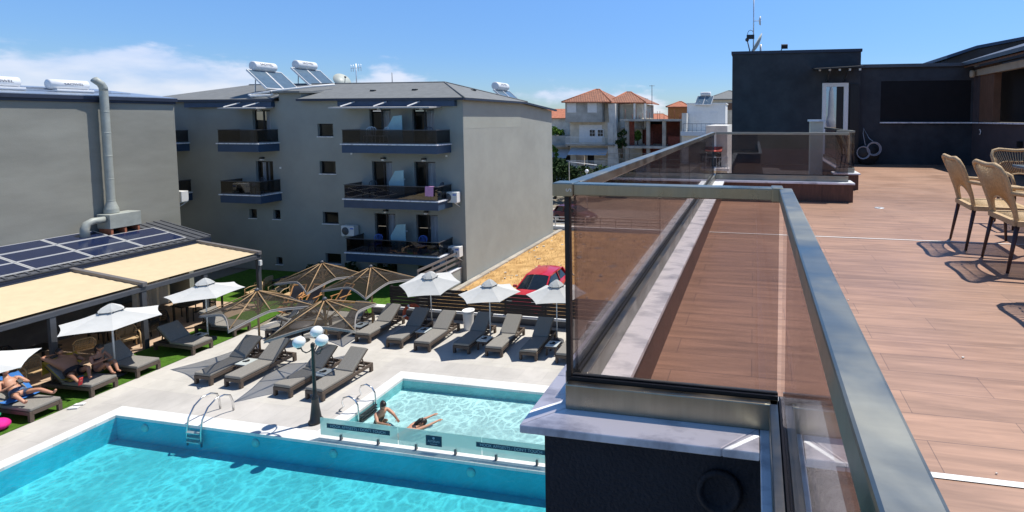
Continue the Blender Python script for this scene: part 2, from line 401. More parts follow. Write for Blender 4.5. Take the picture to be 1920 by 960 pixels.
    def build(s, name, m, parent=None, base=None, bevel=0):
        me = bpy.data.meshes.new(name)
        org = V((0, 0, 0))
        if parent is not None:
            r = parent; org = V(parent.get('_o', (0, 0, 0)))
        elif base == 'auto':
            xs = [p.x for p in s.v]; ys = [p.y for p in s.v]; zs = [p.z for p in s.v]
            org = V(((min(xs) + max(xs)) / 2, (min(ys) + max(ys)) / 2, min(zs)))
        elif base is not None: org = V(base)
        me.from_pydata([p - org for p in s.v], [], s.f)
        me.polygons.foreach_set('use_smooth', s.sm)
        me.materials.append(m if not isinstance(m, str) else M[m])
        me.update()
        o = bpy.data.objects.new(name, me); COL.objects.link(o)
        o['_o'] = tuple(org)
        if parent is not None: o.parent = parent
        else: o.location = org
        if bevel:
            b = o.modifiers.new('bevel', 'BEVEL'); b.width = bevel; b.segments = 2; b.limit_method = 'ANGLE'; b.angle_limit = R(40)
        return o

def thing(name, label, cat, loc=(0, 0, 0), group=None):
    o = bpy.data.objects.new(name, None); COL.objects.link(o)
    o.location = loc; o['_o'] = tuple(loc); o.empty_display_size = .2
    return tag(o, label, cat, group)
def tag(o, label=None, cat=None, group=None, kind=None):
    if label: o['label'] = label
    if cat: o['category'] = cat
    if group: o['group'] = group
    if kind: o['kind'] = kind
    return o
def struct(name, mb, m):
    return tag(mb.build(name, m), kind='structure')
def solo(name, mb, m, label, cat, group=None, bevel=0):
    return tag(mb.build(name, m, base='auto', bevel=bevel), label, cat, group)
def copy_tree(o, parent=None):
    c = o.copy(); COL.objects.link(c)
    if parent is not None: c.parent = parent
    for ch in list(o.children): copy_tree(ch, c)
    return c
def place(proto, used, loc, rz, label, group=None, sc=None):
    o = proto if not used else copy_tree(proto)
    o.location = loc; o.rotation_euler = (0, 0, R(rz)); o['label'] = label
    if sc: o.scale = (sc, sc, sc)
    if group: o['group'] = group
    return o
def text_mb(txt, size):
    cu = bpy.data.curves.new('lettering', 'FONT'); cu.body = txt; cu.size = size; cu.align_x = 'CENTER'; cu.align_y = 'CENTER'
    t = bpy.data.objects.new('lettering', cu)
    me = bpy.data.meshes.new_from_object(t)
    mb = MB(); mb.add([v.co.copy() for v in me.vertices], [tuple(p.vertices) for p in me.polygons])
    bpy.data.objects.remove(t); bpy.data.curves.remove(cu); bpy.data.meshes.remove(me)
    return mb
def frame_m(o, x, y):
    x = V(x).normalized(); y = V(y).normalized(); z = x.cross(y)
    return Matrix(((x.x, y.x, z.x, o[0]), (x.y, y.y, z.y, o[1]), (x.z, y.z, z.z, o[2]), (0, 0, 0, 1)))

# ------------------------------------------------------------------ camera, light, sky
cam = bpy.data.cameras.new('camera'); co = bpy.data.objects.new('camera', cam); COL.objects.link(co)
F, CX, CY, HOR, VPX, H = 910., 1255., 275., 222.5, 1414., 9.1
pitch = math.atan((CY - HOR) / F); yaw = math.atan((VPX - CX) / math.hypot(F, CY - HOR))
co.location = (0, 0, H); co.rotation_euler = (math.pi / 2 - pitch, 0, yaw)
cam.sensor_width = 36; cam.lens = F / 1920 * 36
cam.shift_x = -(CX - 960) / 1920; cam.shift_y = -(480 - CY) / 1920
cam.clip_start = .05; cam.clip_end = 6000
scene.camera = co

SUN = V((.35, .31, 1)).normalized()
sl = bpy.data.lights.new('sun', 'SUN'); so = bpy.data.objects.new('sun', sl); COL.objects.link(so)
sl.energy = 4.5; sl.angle = R(.53); sl.color = (1, .945, .86)
so.rotation_euler = SUN.to_track_quat('Z', 'Y').to_euler(); so.location = (20, 20, 60)
w = bpy.data.worlds.new('World'); scene.world = w; w.use_nodes = True
nt = w.node_tree; nt.nodes.clear()
wo = N(nt, 'ShaderNodeOutputWorld'); bg = N(nt, 'ShaderNodeBackground', Strength=.145)
sk = N(nt, 'ShaderNodeTexSky'); sk.sky_type = 'NISHITA'; sk.sun_disc = False
sk.sun_elevation = math.asin(SUN.z); sk.sun_rotation = math.atan2(SUN.x, SUN.y)
sk.air_density = 1.0; sk.dust_density = .15; sk.ozone_density = 1.6; sk.altitude = 50
# broken summer clouds low over the horizon
tc = N(nt, 'ShaderNodeTexCoord'); sep = N(nt, 'ShaderNodeSeparateXYZ')
nt.links.new(tc.outputs['Generated'], sep.inputs[0])
mpn = N(nt, 'ShaderNodeMapping'); mpn.inputs['Scale'].default_value = (1, 1, 2.6); mpn.inputs['Location'].default_value = (.37, 2.1, .0)
nt.links.new(tc.outputs['Generated'], mpn.inputs[0])
nz = N(nt, 'ShaderNodeTexNoise', Scale=5.5, Detail=9, Roughness=.56); nt.links.new(mpn.outputs[0], nz.inputs['Vector'])
band = N(nt, 'ShaderNodeValToRGB')   # how much cloud at each height above the horizon
e = band.color_ramp.elements
e[0].position = .0; e[0].color = (.46, .46, .46, 1); e[1].position = .20; e[1].color = (0, 0, 0, 1)
k = e.new(.045); k.color = (.50, .50, .50, 1); k = e.new(.085); k.color = (.30, .30, .30, 1)
nt.links.new(sep.outputs['Z'], band.inputs[0])
west = N(nt, 'ShaderNodeMapRange'); west.inputs[1].default_value = -.2; west.inputs[2].default_value = -.95; west.inputs[3].default_value = -.03; west.inputs[4].default_value = .16
nt.links.new(sep.outputs['X'], west.inputs[0])
wz = N(nt, 'ShaderNodeMapRange'); wz.inputs[1].default_value = .10; wz.inputs[2].default_value = .16; wz.inputs[3].default_value = 1; wz.inputs[4].default_value = 0
nt.links.new(sep.outputs['Z'], wz.inputs[0])
wm = N(nt, 'ShaderNodeMath', operation='MULTIPLY'); nt.links.new(west.outputs[0], wm.inputs[0]); nt.links.new(wz.outputs[0], wm.inputs[1])
a1 = N(nt, 'ShaderNodeMath', operation='ADD'); nt.links.new(nz.outputs['Fac'], a1.inputs[0]); nt.links.new(band.outputs[0], a1.inputs[1])
a2 = N(nt, 'ShaderNodeMath', operation='ADD'); nt.links.new(a1.outputs[0], a2.inputs[0]); nt.links.new(wm.outputs[0], a2.inputs[1])
th = N(nt, 'ShaderNodeMapRange'); th.interpolation_type = 'SMOOTHSTEP'
th.inputs[1].default_value = .96; th.inputs[2].default_value = 1.09; th.inputs[3].default_value = 0; th.inputs[4].default_value = .62
nt.links.new(a2.outputs[0], th.inputs[0])
nc = N(nt, 'ShaderNodeTexNoise', Scale=11, Detail=6); nt.links.new(mpn.outputs[0], nc.inputs['Vector'])
cc = N(nt, 'ShaderNodeValToRGB'); cc.color_ramp.elements[0].position = .35; cc.color_ramp.elements[1].position = .62
cc.color_ramp.elements[0].color = (3.3, 4.0, 5.6, 1); cc.color_ramp.elements[1].color = (5.6, 5.5, 6.1, 1)
nt.links.new(nc.outputs['Fac'], cc.inputs[0])
gam = N(nt, 'ShaderNodeHueSaturation', Saturation=1.12, Value=1.0); tint = N(nt, 'ShaderNodeMixRGB', blend_type='MULTIPLY'); tint.inputs[0].default_value = 1; tint.inputs[2].default_value = (.86, .96, 1.10, 1)
nt.links.new(sk.outputs[0], tint.inputs[1]); nt.links.new(tint.outputs[0], gam.inputs['Color'])
hz = N(nt, 'ShaderNodeValToRGB'); hz.color_ramp.elements[0].position = 0; hz.color_ramp.elements[0].color = (.41, .46, .55, 1); hz.color_ramp.elements[1].position = .9; hz.color_ramp.elements[1].color = (.52, .52, .50, 1)
k = hz.color_ramp.elements.new(.12); k.color = (.54, .61, .72, 1)
k = hz.color_ramp.elements.new(.38); k.color = (1., 1., 1., 1)
nt.links.new(sep.outputs['Z'], hz.inputs[0])
hzm = N(nt, 'ShaderNodeMixRGB', blend_type='MULTIPLY'); hzm.inputs[0].default_value = 1
nt.links.new(gam.outputs[0], hzm.inputs[1]); nt.links.new(hz.outputs[0], hzm.inputs[2])
mixc = N(nt, 'ShaderNodeMixRGB'); nt.links.new(th.outputs[0], mixc.inputs[0]); nt.links.new(hzm.outputs[0], mixc.inputs[1]); nt.links.new(cc.outputs[0], mixc.inputs[2])
nt.links.new(mixc.outputs[0], bg.inputs[0]); nt.links.new(bg.outputs[0], wo.inputs[0])
vs_ = scene.view_settings
vs_.view_transform = 'Standard'; vs_.look = 'None'; vs_.exposure = .32; vs_.gamma = 1; vs_.use_curve_mapping = False
scene.render.engine = 'CYCLES'
scene.render.resolution_x = 1024; scene.render.resolution_y = 512
cy = scene.cycles
cy.max_bounces = 10; cy.transparent_max_bounces = 24; cy.diffuse_bounces = 4; cy.glossy_bounces = 4

# ------------------------------------------------------------------ ground, pools, paving
PX0, PX1, PY0, PY1 = -19.2, 6., 2.5, 11.26       # main pool opening
KX0, KX1, KY0, KY1 = -12.03, -5.2, 11.72, 14.66  # children's pool opening
def sheet_with_holes(mb, x0, x1, y0, y1, z, holes):
    xs = sorted({x0, x1} | {h[0] for h in holes} | {h[1] for h in holes}); ys = sorted({y0, y1} | {h[2] for h in holes} | {h[3] for h in holes})
    for i in range(len(xs) - 1):
        for j in range(len(ys) - 1):
            cx, cyy = (xs[i] + xs[i + 1]) / 2, (ys[j] + ys[j + 1]) / 2
            if any(h[0] < cx < h[1] and h[2] < cyy < h[3] for h in holes): continue
            mb.face((xs[i], ys[j], z), (xs[i + 1], ys[j], z), (xs[i + 1], ys[j + 1], z), (xs[i], ys[j + 1], z))
    return mb
mp_, kp_ = (PX0, PX1, PY0, PY1), (KX0, KX1, KY0, KY1)
struct('ground', sheet_with_holes(MB(), -2500, 2500, -800, 4000, -.03, [mp_, kp_]), 'ground')
cop = .42
deck_holes = [(PX0 - cop, PX1 + cop, PY0 - cop, PY1 + cop), (KX0 - cop, PX1 + cop, PY1 + cop, KY0), (KX0 - cop, KX1 + cop, KY0, KY1 + cop)]
struct('pool_deck', sheet_with_holes(MB(), -21.26, 8, -2, 19.5, 0., deck_holes), 'deck')
bw_ = .9
mb = MB(); z = .004; xl, yt, xk, yk = PX0 - cop, PY1 + cop, KX0 - cop, KY1 + cop
for a in ((xl - bw_, xl, PY0 - cop, yt + bw_), (xl, xk - bw_, yt, yt + bw_), (xk - bw_, xk, yt, yk + bw_), (xk, 8, yk, yk + bw_)):
    mb.face((a[0], a[2], z), (a[1], a[2], z), (a[1], a[3], z), (a[0], a[3], z))
struct('pool_surround', mb, 'deck_grey')
mb = MB()
# coping round both pools (a shallow step above the paving)
mb.box(PX0 - cop, PX0, PY0, PY1 + cop, -.06, .018); mb.box(PX0, KX0 - cop, PY1, PY1 + cop, -.06, .018)
mb.box(KX0 - cop, PX1 + cop, PY1, KY0, -.06, .0175)
mb.box(KX0 - cop, KX0, KY0, KY1 + cop, -.06, .018); mb.box(KX0, KX1 + cop, KY1, KY1 + cop, -.06, .018); mb.box(KX1, KX1 + cop, KY0, KY1, -.06, .0175)
struct('pool_coping', mb, 'coping')
def basin(nm, x0, x1, y0, y1, d, mf, mw, mwat, wl=-.07):
    struct(nm + '_floor', MB().face((x0, y0, -d), (x1, y0, -d), (x1, y1, -d), (x0, y1, -d)), mf)
    w_ = MB()
    for a, b in (((x0, y0), (x1, y0)), ((x1, y0), (x1, y1)), ((x1, y1), (x0, y1)), ((x0, y1), (x0, y0))):
        w_.face((*a, -d), (*b, -d), (*b, -.061), (*a, -.061))
    struct(nm + '_walls', w_, mw)
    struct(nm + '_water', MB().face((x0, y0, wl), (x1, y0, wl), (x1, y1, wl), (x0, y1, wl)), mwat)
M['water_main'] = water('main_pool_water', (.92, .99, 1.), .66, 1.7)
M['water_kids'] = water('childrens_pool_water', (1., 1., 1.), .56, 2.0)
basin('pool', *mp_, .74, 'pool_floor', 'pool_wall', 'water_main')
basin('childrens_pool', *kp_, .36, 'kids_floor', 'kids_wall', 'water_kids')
# turf strip between paving and pavilion, lawn in front of the apartment block
struct('turf_strip', MB().face((-23.6, 4, .012), (-21.25, 4, .012), (-21.25, 16, .012), (-21.9, 19.51, .012), (-23.6, 19.51, .012)), 'turf')
struct('lawn', MB().prism([(-30, 19.52, -.02), (-16.1, 19.52, -.02), (-16.1, 24.15, -.02), (-30, 24.15, -.02)], (0, 0, .03)), 'lawn')
struct('pavilion_floor', MB().face((-30.4, 3, .008), (-23.6, 3, .008), (-23.6, 19.52, .008), (-30.4, 19.52, .008)), 'tan_tiles')
gx, gy = 46, 46
mb = MB(); vs = []; fs = []
for j in range(gy + 1):
    for i in range(gx + 1):
        x = -15.7 + 22 * i / gx; y = 19.85 + 17.2 * j / gy
        ed = min(1, i / 3, (gx - i) / 3, j / 3, (gy - j) / 3)
        vs.append((x, y, -.02 + ed * (.05 + .07 * math.sin(x * 1.7 + y) * math.sin(y * 1.3 - x * .6) + random.uniform(-.03, .05))))
for j in range(gy):
    for i in range(gx):
        a = j * (gx + 1) + i; fs.append((a, a + 1, a + gx + 2, a + gx + 1))
mb.add(vs, fs, True); struct('dry_lot', mb, 'earth')
mb = MB()
for i in range(170):
    x = random.uniform(-15.4, -6); y = random.uniform(20.3, 36.5); r = random.uniform(.02, .07)
    mb.obox((x, y, .06), V((r, random.uniform(-r, r), 0)), V((random.uniform(-r, r), r, 0)), (0, 0, r * .5))
tag(mb.build('rubble', 'rubble', base='auto'), kind='stuff')
mb = MB()
for i in range(5200):
    x = random.uniform(-15.5, -4); y = random.uniform(20.1, 36.6); h_ = random.uniform(.05, .20); a = random.uniform(0, 6.28); l = random.uniform(.05, .17)
    dx, dy = math.cos(a), math.sin(a)
    mb.face((x - dy * .014, y + dx * .014, .02), (x + dy * .014, y - dx * .014, .02), (x + dx * l, y + dy * l, .03 + h_))
tag(mb.build('dry_grass', mat('straw_blades', (.46, .28, .10), .9, var=.35, scale=3), base='auto'), kind='stuff')
struct('road', MB().face((-60, 38.2, -.02), (40, 38.2, -.02), (40, 46.5, -.02), (-60, 46.5, -.02)), 'concrete')
struct('lot_kerb', MB().box(-15.62, -15.3, 22.2, 37, -.02, .10), 'concrete')
struct('street_behind', MB().face((-40, -60, -.02), (40, -60, -.02), (40, -4, -.02), (-40, -4, -.02)), 'asphalt')

# ------------------------------------------------------------------ apartment block opposite
def apartment():
    b = thing('apartment_building', 'three storey grey rendered apartment block with navy balconies and hipped shingle roof', 'building', (-26.8, 30, 0))
    X0, X1, Y0, Y1, Z1 = -38., -15.65, 24.2, 36., 10.12
    doors = [(-21.45, -20.1, 7.74, 9.62), (-18.75, -17.4, 7.74, 9.62), (-21.4, -20.1, 4.72, 6.68), (-18.72, -17.4, 4.72, 6.70),
             (-21.35, -20.02, 1.74, 3.70), (-18.7, -17.35, 1.74, 3.72), (-21.33, -20.0, -.0, .80), (-18.63, -17.15, .0, .80),
             (-29.35, -28.1, 7.74, 9.60), (-29.3, -28.08, 4.74, 6.58)]
    wins = [(-24.9, -23.87, 8.07, 8.81), (-24.86, -23.79, 5.91, 6.64), (-24.79, -23.74, 2.98, 3.67), (-24.72, -23.67, .62, 1.22),
            (-29.93, -29.39, 3.12, 3.67), (-28.22, -27.72, 3.12, 3.68), (-28.15, -27.72, .38, .82)]
    holes = [(a - X0, c - X0, max(d, 0.0) , e_) for a, c, d, e_ in doors + wins]
    wl = MB().wall_holes((X0, Y0, 0), (1, 0, 0), (0, 0, 1), holes, X1 - X0, Z1, (0, .2, 0))
    wl.face((X1, Y0, 0), (X1, Y1, 0), (X1, Y1, 9.72), (X1, 31.1, 10.12), (X1, Y0, Z1))
    wl.face((X1, Y1, 0), (X0, Y1, 0), (X0, Y1, 9.72), (X1, Y1, 9.72))
    wl.face((X0, Y1, 0), (X0, Y0, 0), (X0, Y0, Z1), (X0, Y1, Z1))
    wl.build('wall', 'render', b)
    MB().box(X1 - .01, X1 + .004, Y0 + .05, 30.85, 8.55, 10.06).build('repaint_patch', 'render_patch', b)
    # stair bump above the eaves
    MB().box(-27.45, -25.95, 24.2, 26.6, Z1, 10.62).build('stair_head', 'render', b)
    MB().obox((-26.7, 25.5, 10.69), (1.0, 0, .0), (0, 1.6, .05), (0, 0, .05)).build('stair_head_roof', 'shingle', b)
    # roof
    ex0, ex1, ey0, ey1, ze, zr = -37.6, -15.35, 23.85, 31.3, 10.24, 11.37
    r0, r1, ry_ = -33.6, -19.05, 27.6
    rf = MB()
    rf.face((ex0, ey0, ze), (-27.47, ey0, ze), (-27.47, ry_, zr), (r0, ry_, zr)); rf.face((-25.93, ey0, ze), (ex1, ey0, ze), (r1, ry_, zr), (-25.93, ry_, zr))
    q_ = ze + (24.21 - ey0) / (ry_ - ey0) * (zr - ze); rf.face((-27.47, 24.21, q_), (-25.93, 24.21, q_), (-25.93, ry_, zr), (-27.47, ry_, zr))
    rf.face((ex1, ey0, ze), (ex1, ey1, ze), (r1, ry_, zr)); rf.face((ex1, ey1, ze), (ex0, ey1, ze), (r0, ry_, zr), (r1, ry_, zr))
    rf.face((ex0, ey1, ze), (ex0, ey0, ze), (r0, ry_, zr))
    rf.face((ex1, ey1 - .3, ze), (ex1, 36.3, 9.82), (ex0, 36.3, 9.82), (ex0, ey1 - .3, ze))
    roof = rf.build('roof', 'shingle', b)
    hc = MB()
    hc.tube([(r0, ry_, zr + .01), (r1, ry_, zr + .01)], .05, 6); hc.tube([(r1, ry_, zr + .01), (ex1, ey0, ze + .02)], .05, 6); hc.tube([(r1, ry_, zr + .01), (ex1, ey1, ze + .02)], .05, 6)
    hc.build('ridge_cap', 'shingle', roof)
    for x, y in ((-22.3, 25.5), (-19.6, 25.6), (-17.4, 28.1)):
        t = (y - ey0) / (ry_ - ey0); z = ze + t * (zr - ze) if x < -18 else ze + (ex1 - x) / (ex1 - r1) * (zr - ze)
        MB().box(x - .14, x + .14, y - .09, y + .09, z - .02, z + .07).build('roof_vent', 'black_metal', roof)
    g = MB(); g.box(ex0, -27.5, ey0 - .02, ey0 + .10, ze - .13, ze - .012); g.box(-25.9, ex1, ey0 - .02, ey0 + .10, ze - .13, ze - .012); g.box(ex1 - .10, ex1 + .02, ey0 + .10, 31.1, ze - .13, ze - .012)
    g.obox((ex1 - .04, 33.7, 9.955), (.06, 0, 0), (0, 2.6, -.215), (0, 0, .065)); g.build('gutter', 'navy_dark', b)
    s_ = MB().box(ex0, -27.5, ey0 + .11, Y0 - .003, ze - .13, ze - .1).box(-25.9, ex1 - .02, ey0 + .11, Y0 - .003, ze - .13, ze - .1); s_.build('soffit', 'taupe_metal', b)
    for a, c in ((-23.3, -16.0), (-34., -27.75)):
        MB().box(a, c, 23.98, 24.197, 9.78, 10.11).build('fascia_band', 'navy', b)
    for a, c in ((-23.0, -16.85), (-30.35, -27.7)):
        aw = MB().obox(((a + c) / 2, 23.55, 9.72), ((c - a) / 2, 0, 0), (0, .50, .03), (0, 0, .035)).build('sunshade', 'sunshade_grey', b)
        n_ = 3 if c - a > 4 else 2
        for i in range(n_):
            x = a + (c - a) * (i + .5) / n_ - .2
            MB().bar((x, 23.97, 10.05), (x - .1, 23.1, 9.77), .05, .05).build('strut', 'white', aw)
    # windows and balcony doors
    def glazing(nm, h, leaves, sill):
        a, c, d, e_ = h
        fr = MB(); y0, y1 = Y0 + .14, Y0 + .19; t = .07
        fr.box(a, a + t, y0, y1, d, e_); fr.box(c - t, c, y0, y1, d, e_); fr.box(a + t, c - t, y0, y1, e_ - t, e_); fr.box(a + t, c - t, y0, y1, d, d + t)
        if leaves == 2: fr.box((a + c) / 2 - .05, (a + c) / 2 + .05, y0, y1, d + t, e_ - t)
        f = fr.build(nm, 'black_metal', b)
        MB().face((a + t, y0 + .02, d + t), (c - t, y0 + .02, d + t), (c - t, y0 + .02, e_ - t), (a + t, y0 + .02, e_ - t)).build('pane', 'clear_glass', f)
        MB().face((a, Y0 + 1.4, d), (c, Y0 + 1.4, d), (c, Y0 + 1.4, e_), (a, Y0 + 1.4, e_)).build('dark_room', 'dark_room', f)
        if leaves == 2:
            cu = MB(); k_ = 22; off = random.choice([.12, .45, .5])
            w0, w1 = a + (c - a) * off, a + (c - a) * min(1, off + .42)
            p_ = [(w0 + (w1 - w0) * i / k_, Y0 + .30 + .035 * math.sin(i * 1.9)) for i in range(k_ + 1)]
            for i in range(k_): cu.face((*p_[i], d), (*p_[i + 1], d), (*p_[i + 1], e_), (*p_[i], e_))
            cu.build('curtain', 'curtain', f)
        if sill: MB().box(a - .04, c + .04, Y0 - .05, Y0 + .13, d - .045, d - .002).build('sill', 'marble', f)
    for h in doors: glazing('balcony_door', h, 2, False)
    for h in wins: glazing('window', h, 1, True)
    # balconies
    def balcony(x0, x1, zf, d=1.3):
        y0 = Y0 - d
        sl_ = MB().box(x0 + .06, x1 - .06, y0 + .06, Y0 - .002, zf - .50, zf - .06).build('balcony', 'navy', b)
        MB().box(x0, x1, y0, Y0 - .003, zf - .058, zf).build('marble_edge', 'marble', sl_)
        gl = MB(); t = .012
        gl.box(x0 + .1, x1 - .1, y0 + .08, y0 + .08 + t, zf + .06, zf + .74)
        gl.box(x0 + .1, x0 + .1 + t, y0 + .1, Y0 - .02, zf + .06, zf + .74); gl.box(x1 - .1 - t, x1 - .1, y0 + .1, Y0 - .02, zf + .06, zf + .74)
        gl.build('glass_rail', 'smoke_glass', sl_)
        h_ = MB(); y_ = y0 + .086
        h_.box(x0 + .07, x1 - .07, y_ - .02, y_ + .02, zf + .742, zf + .775); h_.box(x0 + .086, x0 + .126, y_ + .022, Y0 - .01, zf + .742, zf + .775); h_.box(x1 - .126, x1 - .086, y_ + .022, Y0 - .01, zf + .742, zf + .775)
        h_.box(x0 + .07, x1 - .07, y_ - .015, y_ + .02, zf + .002, zf + .058)
        h_.build('handrail', 'anthracite', sl_)
        return sl_
    for z in (7.74, 4.73, 1.75):
        s_ = balcony(-22.2, -16.35, z)
        MB().prism([(-19.75, 23.55, z + .02), (-18.88, 23.55, z + .02), (-18.88, 23.55, z + 1.55), (-19.4, 23.55, z + 1.5), (-19.82, 23.55, z + .85)], (0, .03, 0)).xf(Matrix.Translation((0, 0, 0))).build('privacy_screen', 'frost_glass', s_)
    for z in (7.71, 4.76): balcony(-30.4, -27.5, z)
    for z in (7.64, 4.6): balcony(-37.9, -34.0, z)
    for x, z in ((-20.75, 9.68), (-18.1, 9.68), (-20.6, 6.82), (-18.05, 6.82), (-20.55, 3.85), (-18.0, 3.85), (-28.75, 9.66), (-28.75, 6.72)):
        MB().box(x - .11, x + .11, Y0 - .16, Y0 - .002, z, z + .09).build('wall_lamp', 'black_metal', b)
        MB().box(x - .09, x + .09, Y0 - .14, Y0 - .01, z - .09, z - .002).build('lamp_diffuser', 'white', b)
    for x, z in ((-22.7, 7.1), (-16.7, 7.05), (-19.45, 8.6), (-19.35, 5.7), (-19.3, 2.75), (-27.55, 6.2), (-22.6, 4.05)):
        MB().box(x - .05, x + .05, Y0 - .03, Y0 - .002, z - .05, z + .05).build('socket_box', 'white', b)
    # fixed spotlight under the corner balcony
    return b
apartment()

# white pipework lying on the roof of the block
mb = MB(); P_ = [(-29.4, 24.1, 10.50), (-27.9, 24.6, 10.78), (-26.6, 25.6, 11.05), (-25.6, 26.2, 11.2)]
mb.tube(P_, .07, 8); mb.tube([(-29.4, 24.1, 10.50), (-29.1, 24.0, 10.42), (-27.8, 24.0, 10.46), (-27.5, 24.3, 10.62)], .07, 8)
mb.tube([(-28.2, 24.4, 10.72), (-27.7, 24.1, 10.55)], .05, 8)
solo('pipe_frame', mb, 'white', 'white bent pipe frame lying over the front eaves of the apartment roof', 'pipes')

def solar_heater(loc, rz, label, L=1.5, group='solar water heaters on the roofs', zt=1.55, word='SAOWEL'):
    h = thing('solar_heater', label, 'solar heater', (0, 0, 0), group)
    t = MB().lathe([(.20, -L / 2 - .02), (.27, -L / 2), (.28, -L / 2 + .05), (.28, L / 2 - .05), (.27, L / 2), (.2, L / 2 + .02)], (0, 0, zt + .28), 24, 'y').build('tank', 'tank', h)
    tx = text_mb(word, .2).xf(frame_m((.262, 0, zt + .40), (0, 1, 0), (-.42, 0, .9)))
    tx.build('lettering', 'tank_txt', t)
    for y in (-.55, .55):
        p = MB().obox((.72, y, zt - .60), (.66, 0, -.56), (0, .50, 0), (.03, 0, .035)).build('collector', 'collector', h)
        f = MB()
        for q in (-.52, .52): f.obox((.72, y + q, zt - .58), (.68, 0, -.575), (0, .02, 0), (.035, 0, .042))
        for q in (-1, 1): f.obox((.72 + .67 * q, y, zt - .58 - .57 * q), (.02, 0, -.017), (0, .5, 0), (.035, 0, .042))
        f.build('collector_frame', 'alu', p)
    s = MB()
    for y in (-.5, .5):
        s.bar((0, y, zt + .02), (-.1, y, .05), .04, .04); s.bar((0.05, y, zt), (1.35, y, zt - 1.13), .04, .04); s.bar((-.1, y, .1), (1.3, y, .25), .03, .03); s.bar((0, y, zt), (0, y, zt + .06), .1, .05, (1, 0, 0))
    s.tube([(.1, .1, zt), (.2, .12, zt - .5), (.35, .3, zt - .9), (.6, .3, zt - 1.1)], .025, 6)
    s.build('stand', 'alu', h)
    h.location = loc; h.rotation_euler = (0, 0, R(rz))
    return h
solar_heater((-30.0, 25.55, 10.55), 0, 'solar water heater on the apartment roof, left of the other one, above the pipe frame', 1.34, zt=1.48)
solar_heater((-30.0, 28.4, 10.95), 0, 'solar water heater on the apartment roof beside the satellite dish', 1.42, zt=1.48)
solar_heater((-17.6, 31.8, 10.0), 0, 'solar water heater low behind the right hip of the apartment roof', 1.5, zt=1.08)

def dish(loc, rz, label, r=.55, mast=.35, elev=32, arm=True, nm='satellite_dish'):
    d = thing(nm, label, 'satellite dish', (0, 0, 0))
    c = V((0, 0, mast + r * .7)); m = Matrix.Translation(c) @ Matrix.Rotation(R(90 - elev), 4, 'X') @ Matrix.Scale(1, 4)
    pr = [(r * t, .22 * r * t * t) for t in (0.01, .25, .5, .75, .92, 1.0)]
    MB().lathe(pr + [(r, .22 * r + .02)], (0, 0, 0), 28).xf(m).build('reflector', 'dish_grey', d)
    a = MB(); f = c + (Matrix.Rotation(R(90 - elev), 3, 'X') @ V((0, 0, r * 1.05)))
    lo = c + (Matrix.Rotation(R(90 - elev), 3, 'X') @ V((0, -r * .95, .2 * r)))
    a.tube([lo, f], .02, 6); a.sphere(f, .07, 10); a.build('feed_arm', 'anthracite', d)
    s = MB(); s.tube([(0, .08, 0), (0, .08, mast + r * .8)], .035, 8); s.box(-.15, .15, -.1, .2, 0, .02); s.build('mast', 'alu', d)
    d.location = loc; d.rotation_euler = (0, 0, R(rz))
    return d
dish((-28.0, 29.2, 11.0), 72, 'large pale satellite dish on the apartment roof ridge', .56, .25, 30)
ant = thing('tv_antenna', 'thin television antenna with short crossbars behind the satellite dish', 'antenna', (-27.9, 30.4, 11.1))
MB().tube([(-27.9, 30.4, 11.1), (-27.9, 30.4, 13.0)], .03, 6).build('mast', 'alu', ant)
mb = MB()
for q in (-.55, -.3, 0, .3, .55): mb.tube([(-27.9 + q, 30.4 - q * .3, 12.45), (-27.9 + q, 30.4 - q * .3, 12.95)], .015, 5)
mb.tube([(-28.5, 30.6, 12.7), (-27.3, 30.2, 12.7)], .018, 5); mb.build('crossbars', 'alu', ant)
solo('roof_pole', MB().tube([(-25.2, 30.6, 10.9), (-25.2, 30.6, 12.35)], [.03, .02], 6), 'anthracite', 'short dark pole on the middle of the apartment roof ridge', 'pole')

def ac_unit(loc, rz, label, wall=True):
    a = thing('air_conditioner', label, 'air conditioner', (0, 0, 0), 'outdoor air conditioning units')
    MB().box(-.42, .42, -.17, .17, 0, .58).build('casing', 'ac', a, bevel=.02)
    mb = MB(); mb.lathe([(.23, 0), (.23, .012), (.10, .02), (.02, .022)], (-.12, -.195, .29), 20, 'y').build('fan_grille', 'ac_grey', a)
    MB().tube([(-.12 + .235 * math.cos(i * .3307), -.19, .29 + .235 * math.sin(i * .3307)) for i in range(19)], .012, 5, True).build('fan_ring', 'ac', a)
    MB().box(.18, .38, -.185, -.172, .40, .47).build('badge', 'blue_plastic', a)
    if wall:
        s = MB()
        for x in (-.3, .3): s.bar((x, .3, -.03), (x, -.18, -.03), .04, .04); s.bar((x, .3, -.3), (x, -.12, -.05), .03, .03)
        s.build('bracket', 'ac', a)
    a.location = loc; a.rotation_euler = (0, 0, R(rz)); return a
ac_unit((-16.27, 23.93, 4.53), 0, 'outdoor air conditioner on the corner wall beside the middle balcony with pink towel')
ac_unit((-16.2, 23.93, 1.52), 0, 'outdoor air conditioner on the corner wall beside the lowest balcony')
ac_unit((-22.75, 23.93, 2.42), 0, 'outdoor air conditioner on the wall above the left end of the lowest balcony')
ac_unit((-28.9, 23.3, 4.78), 0, 'outdoor air conditioner standing on the left middle balcony', False)
ac_unit((-30.95, 21.34, 4.58), 180, 'outdoor air conditioner on the end wall of the left grey building, seen from its side')

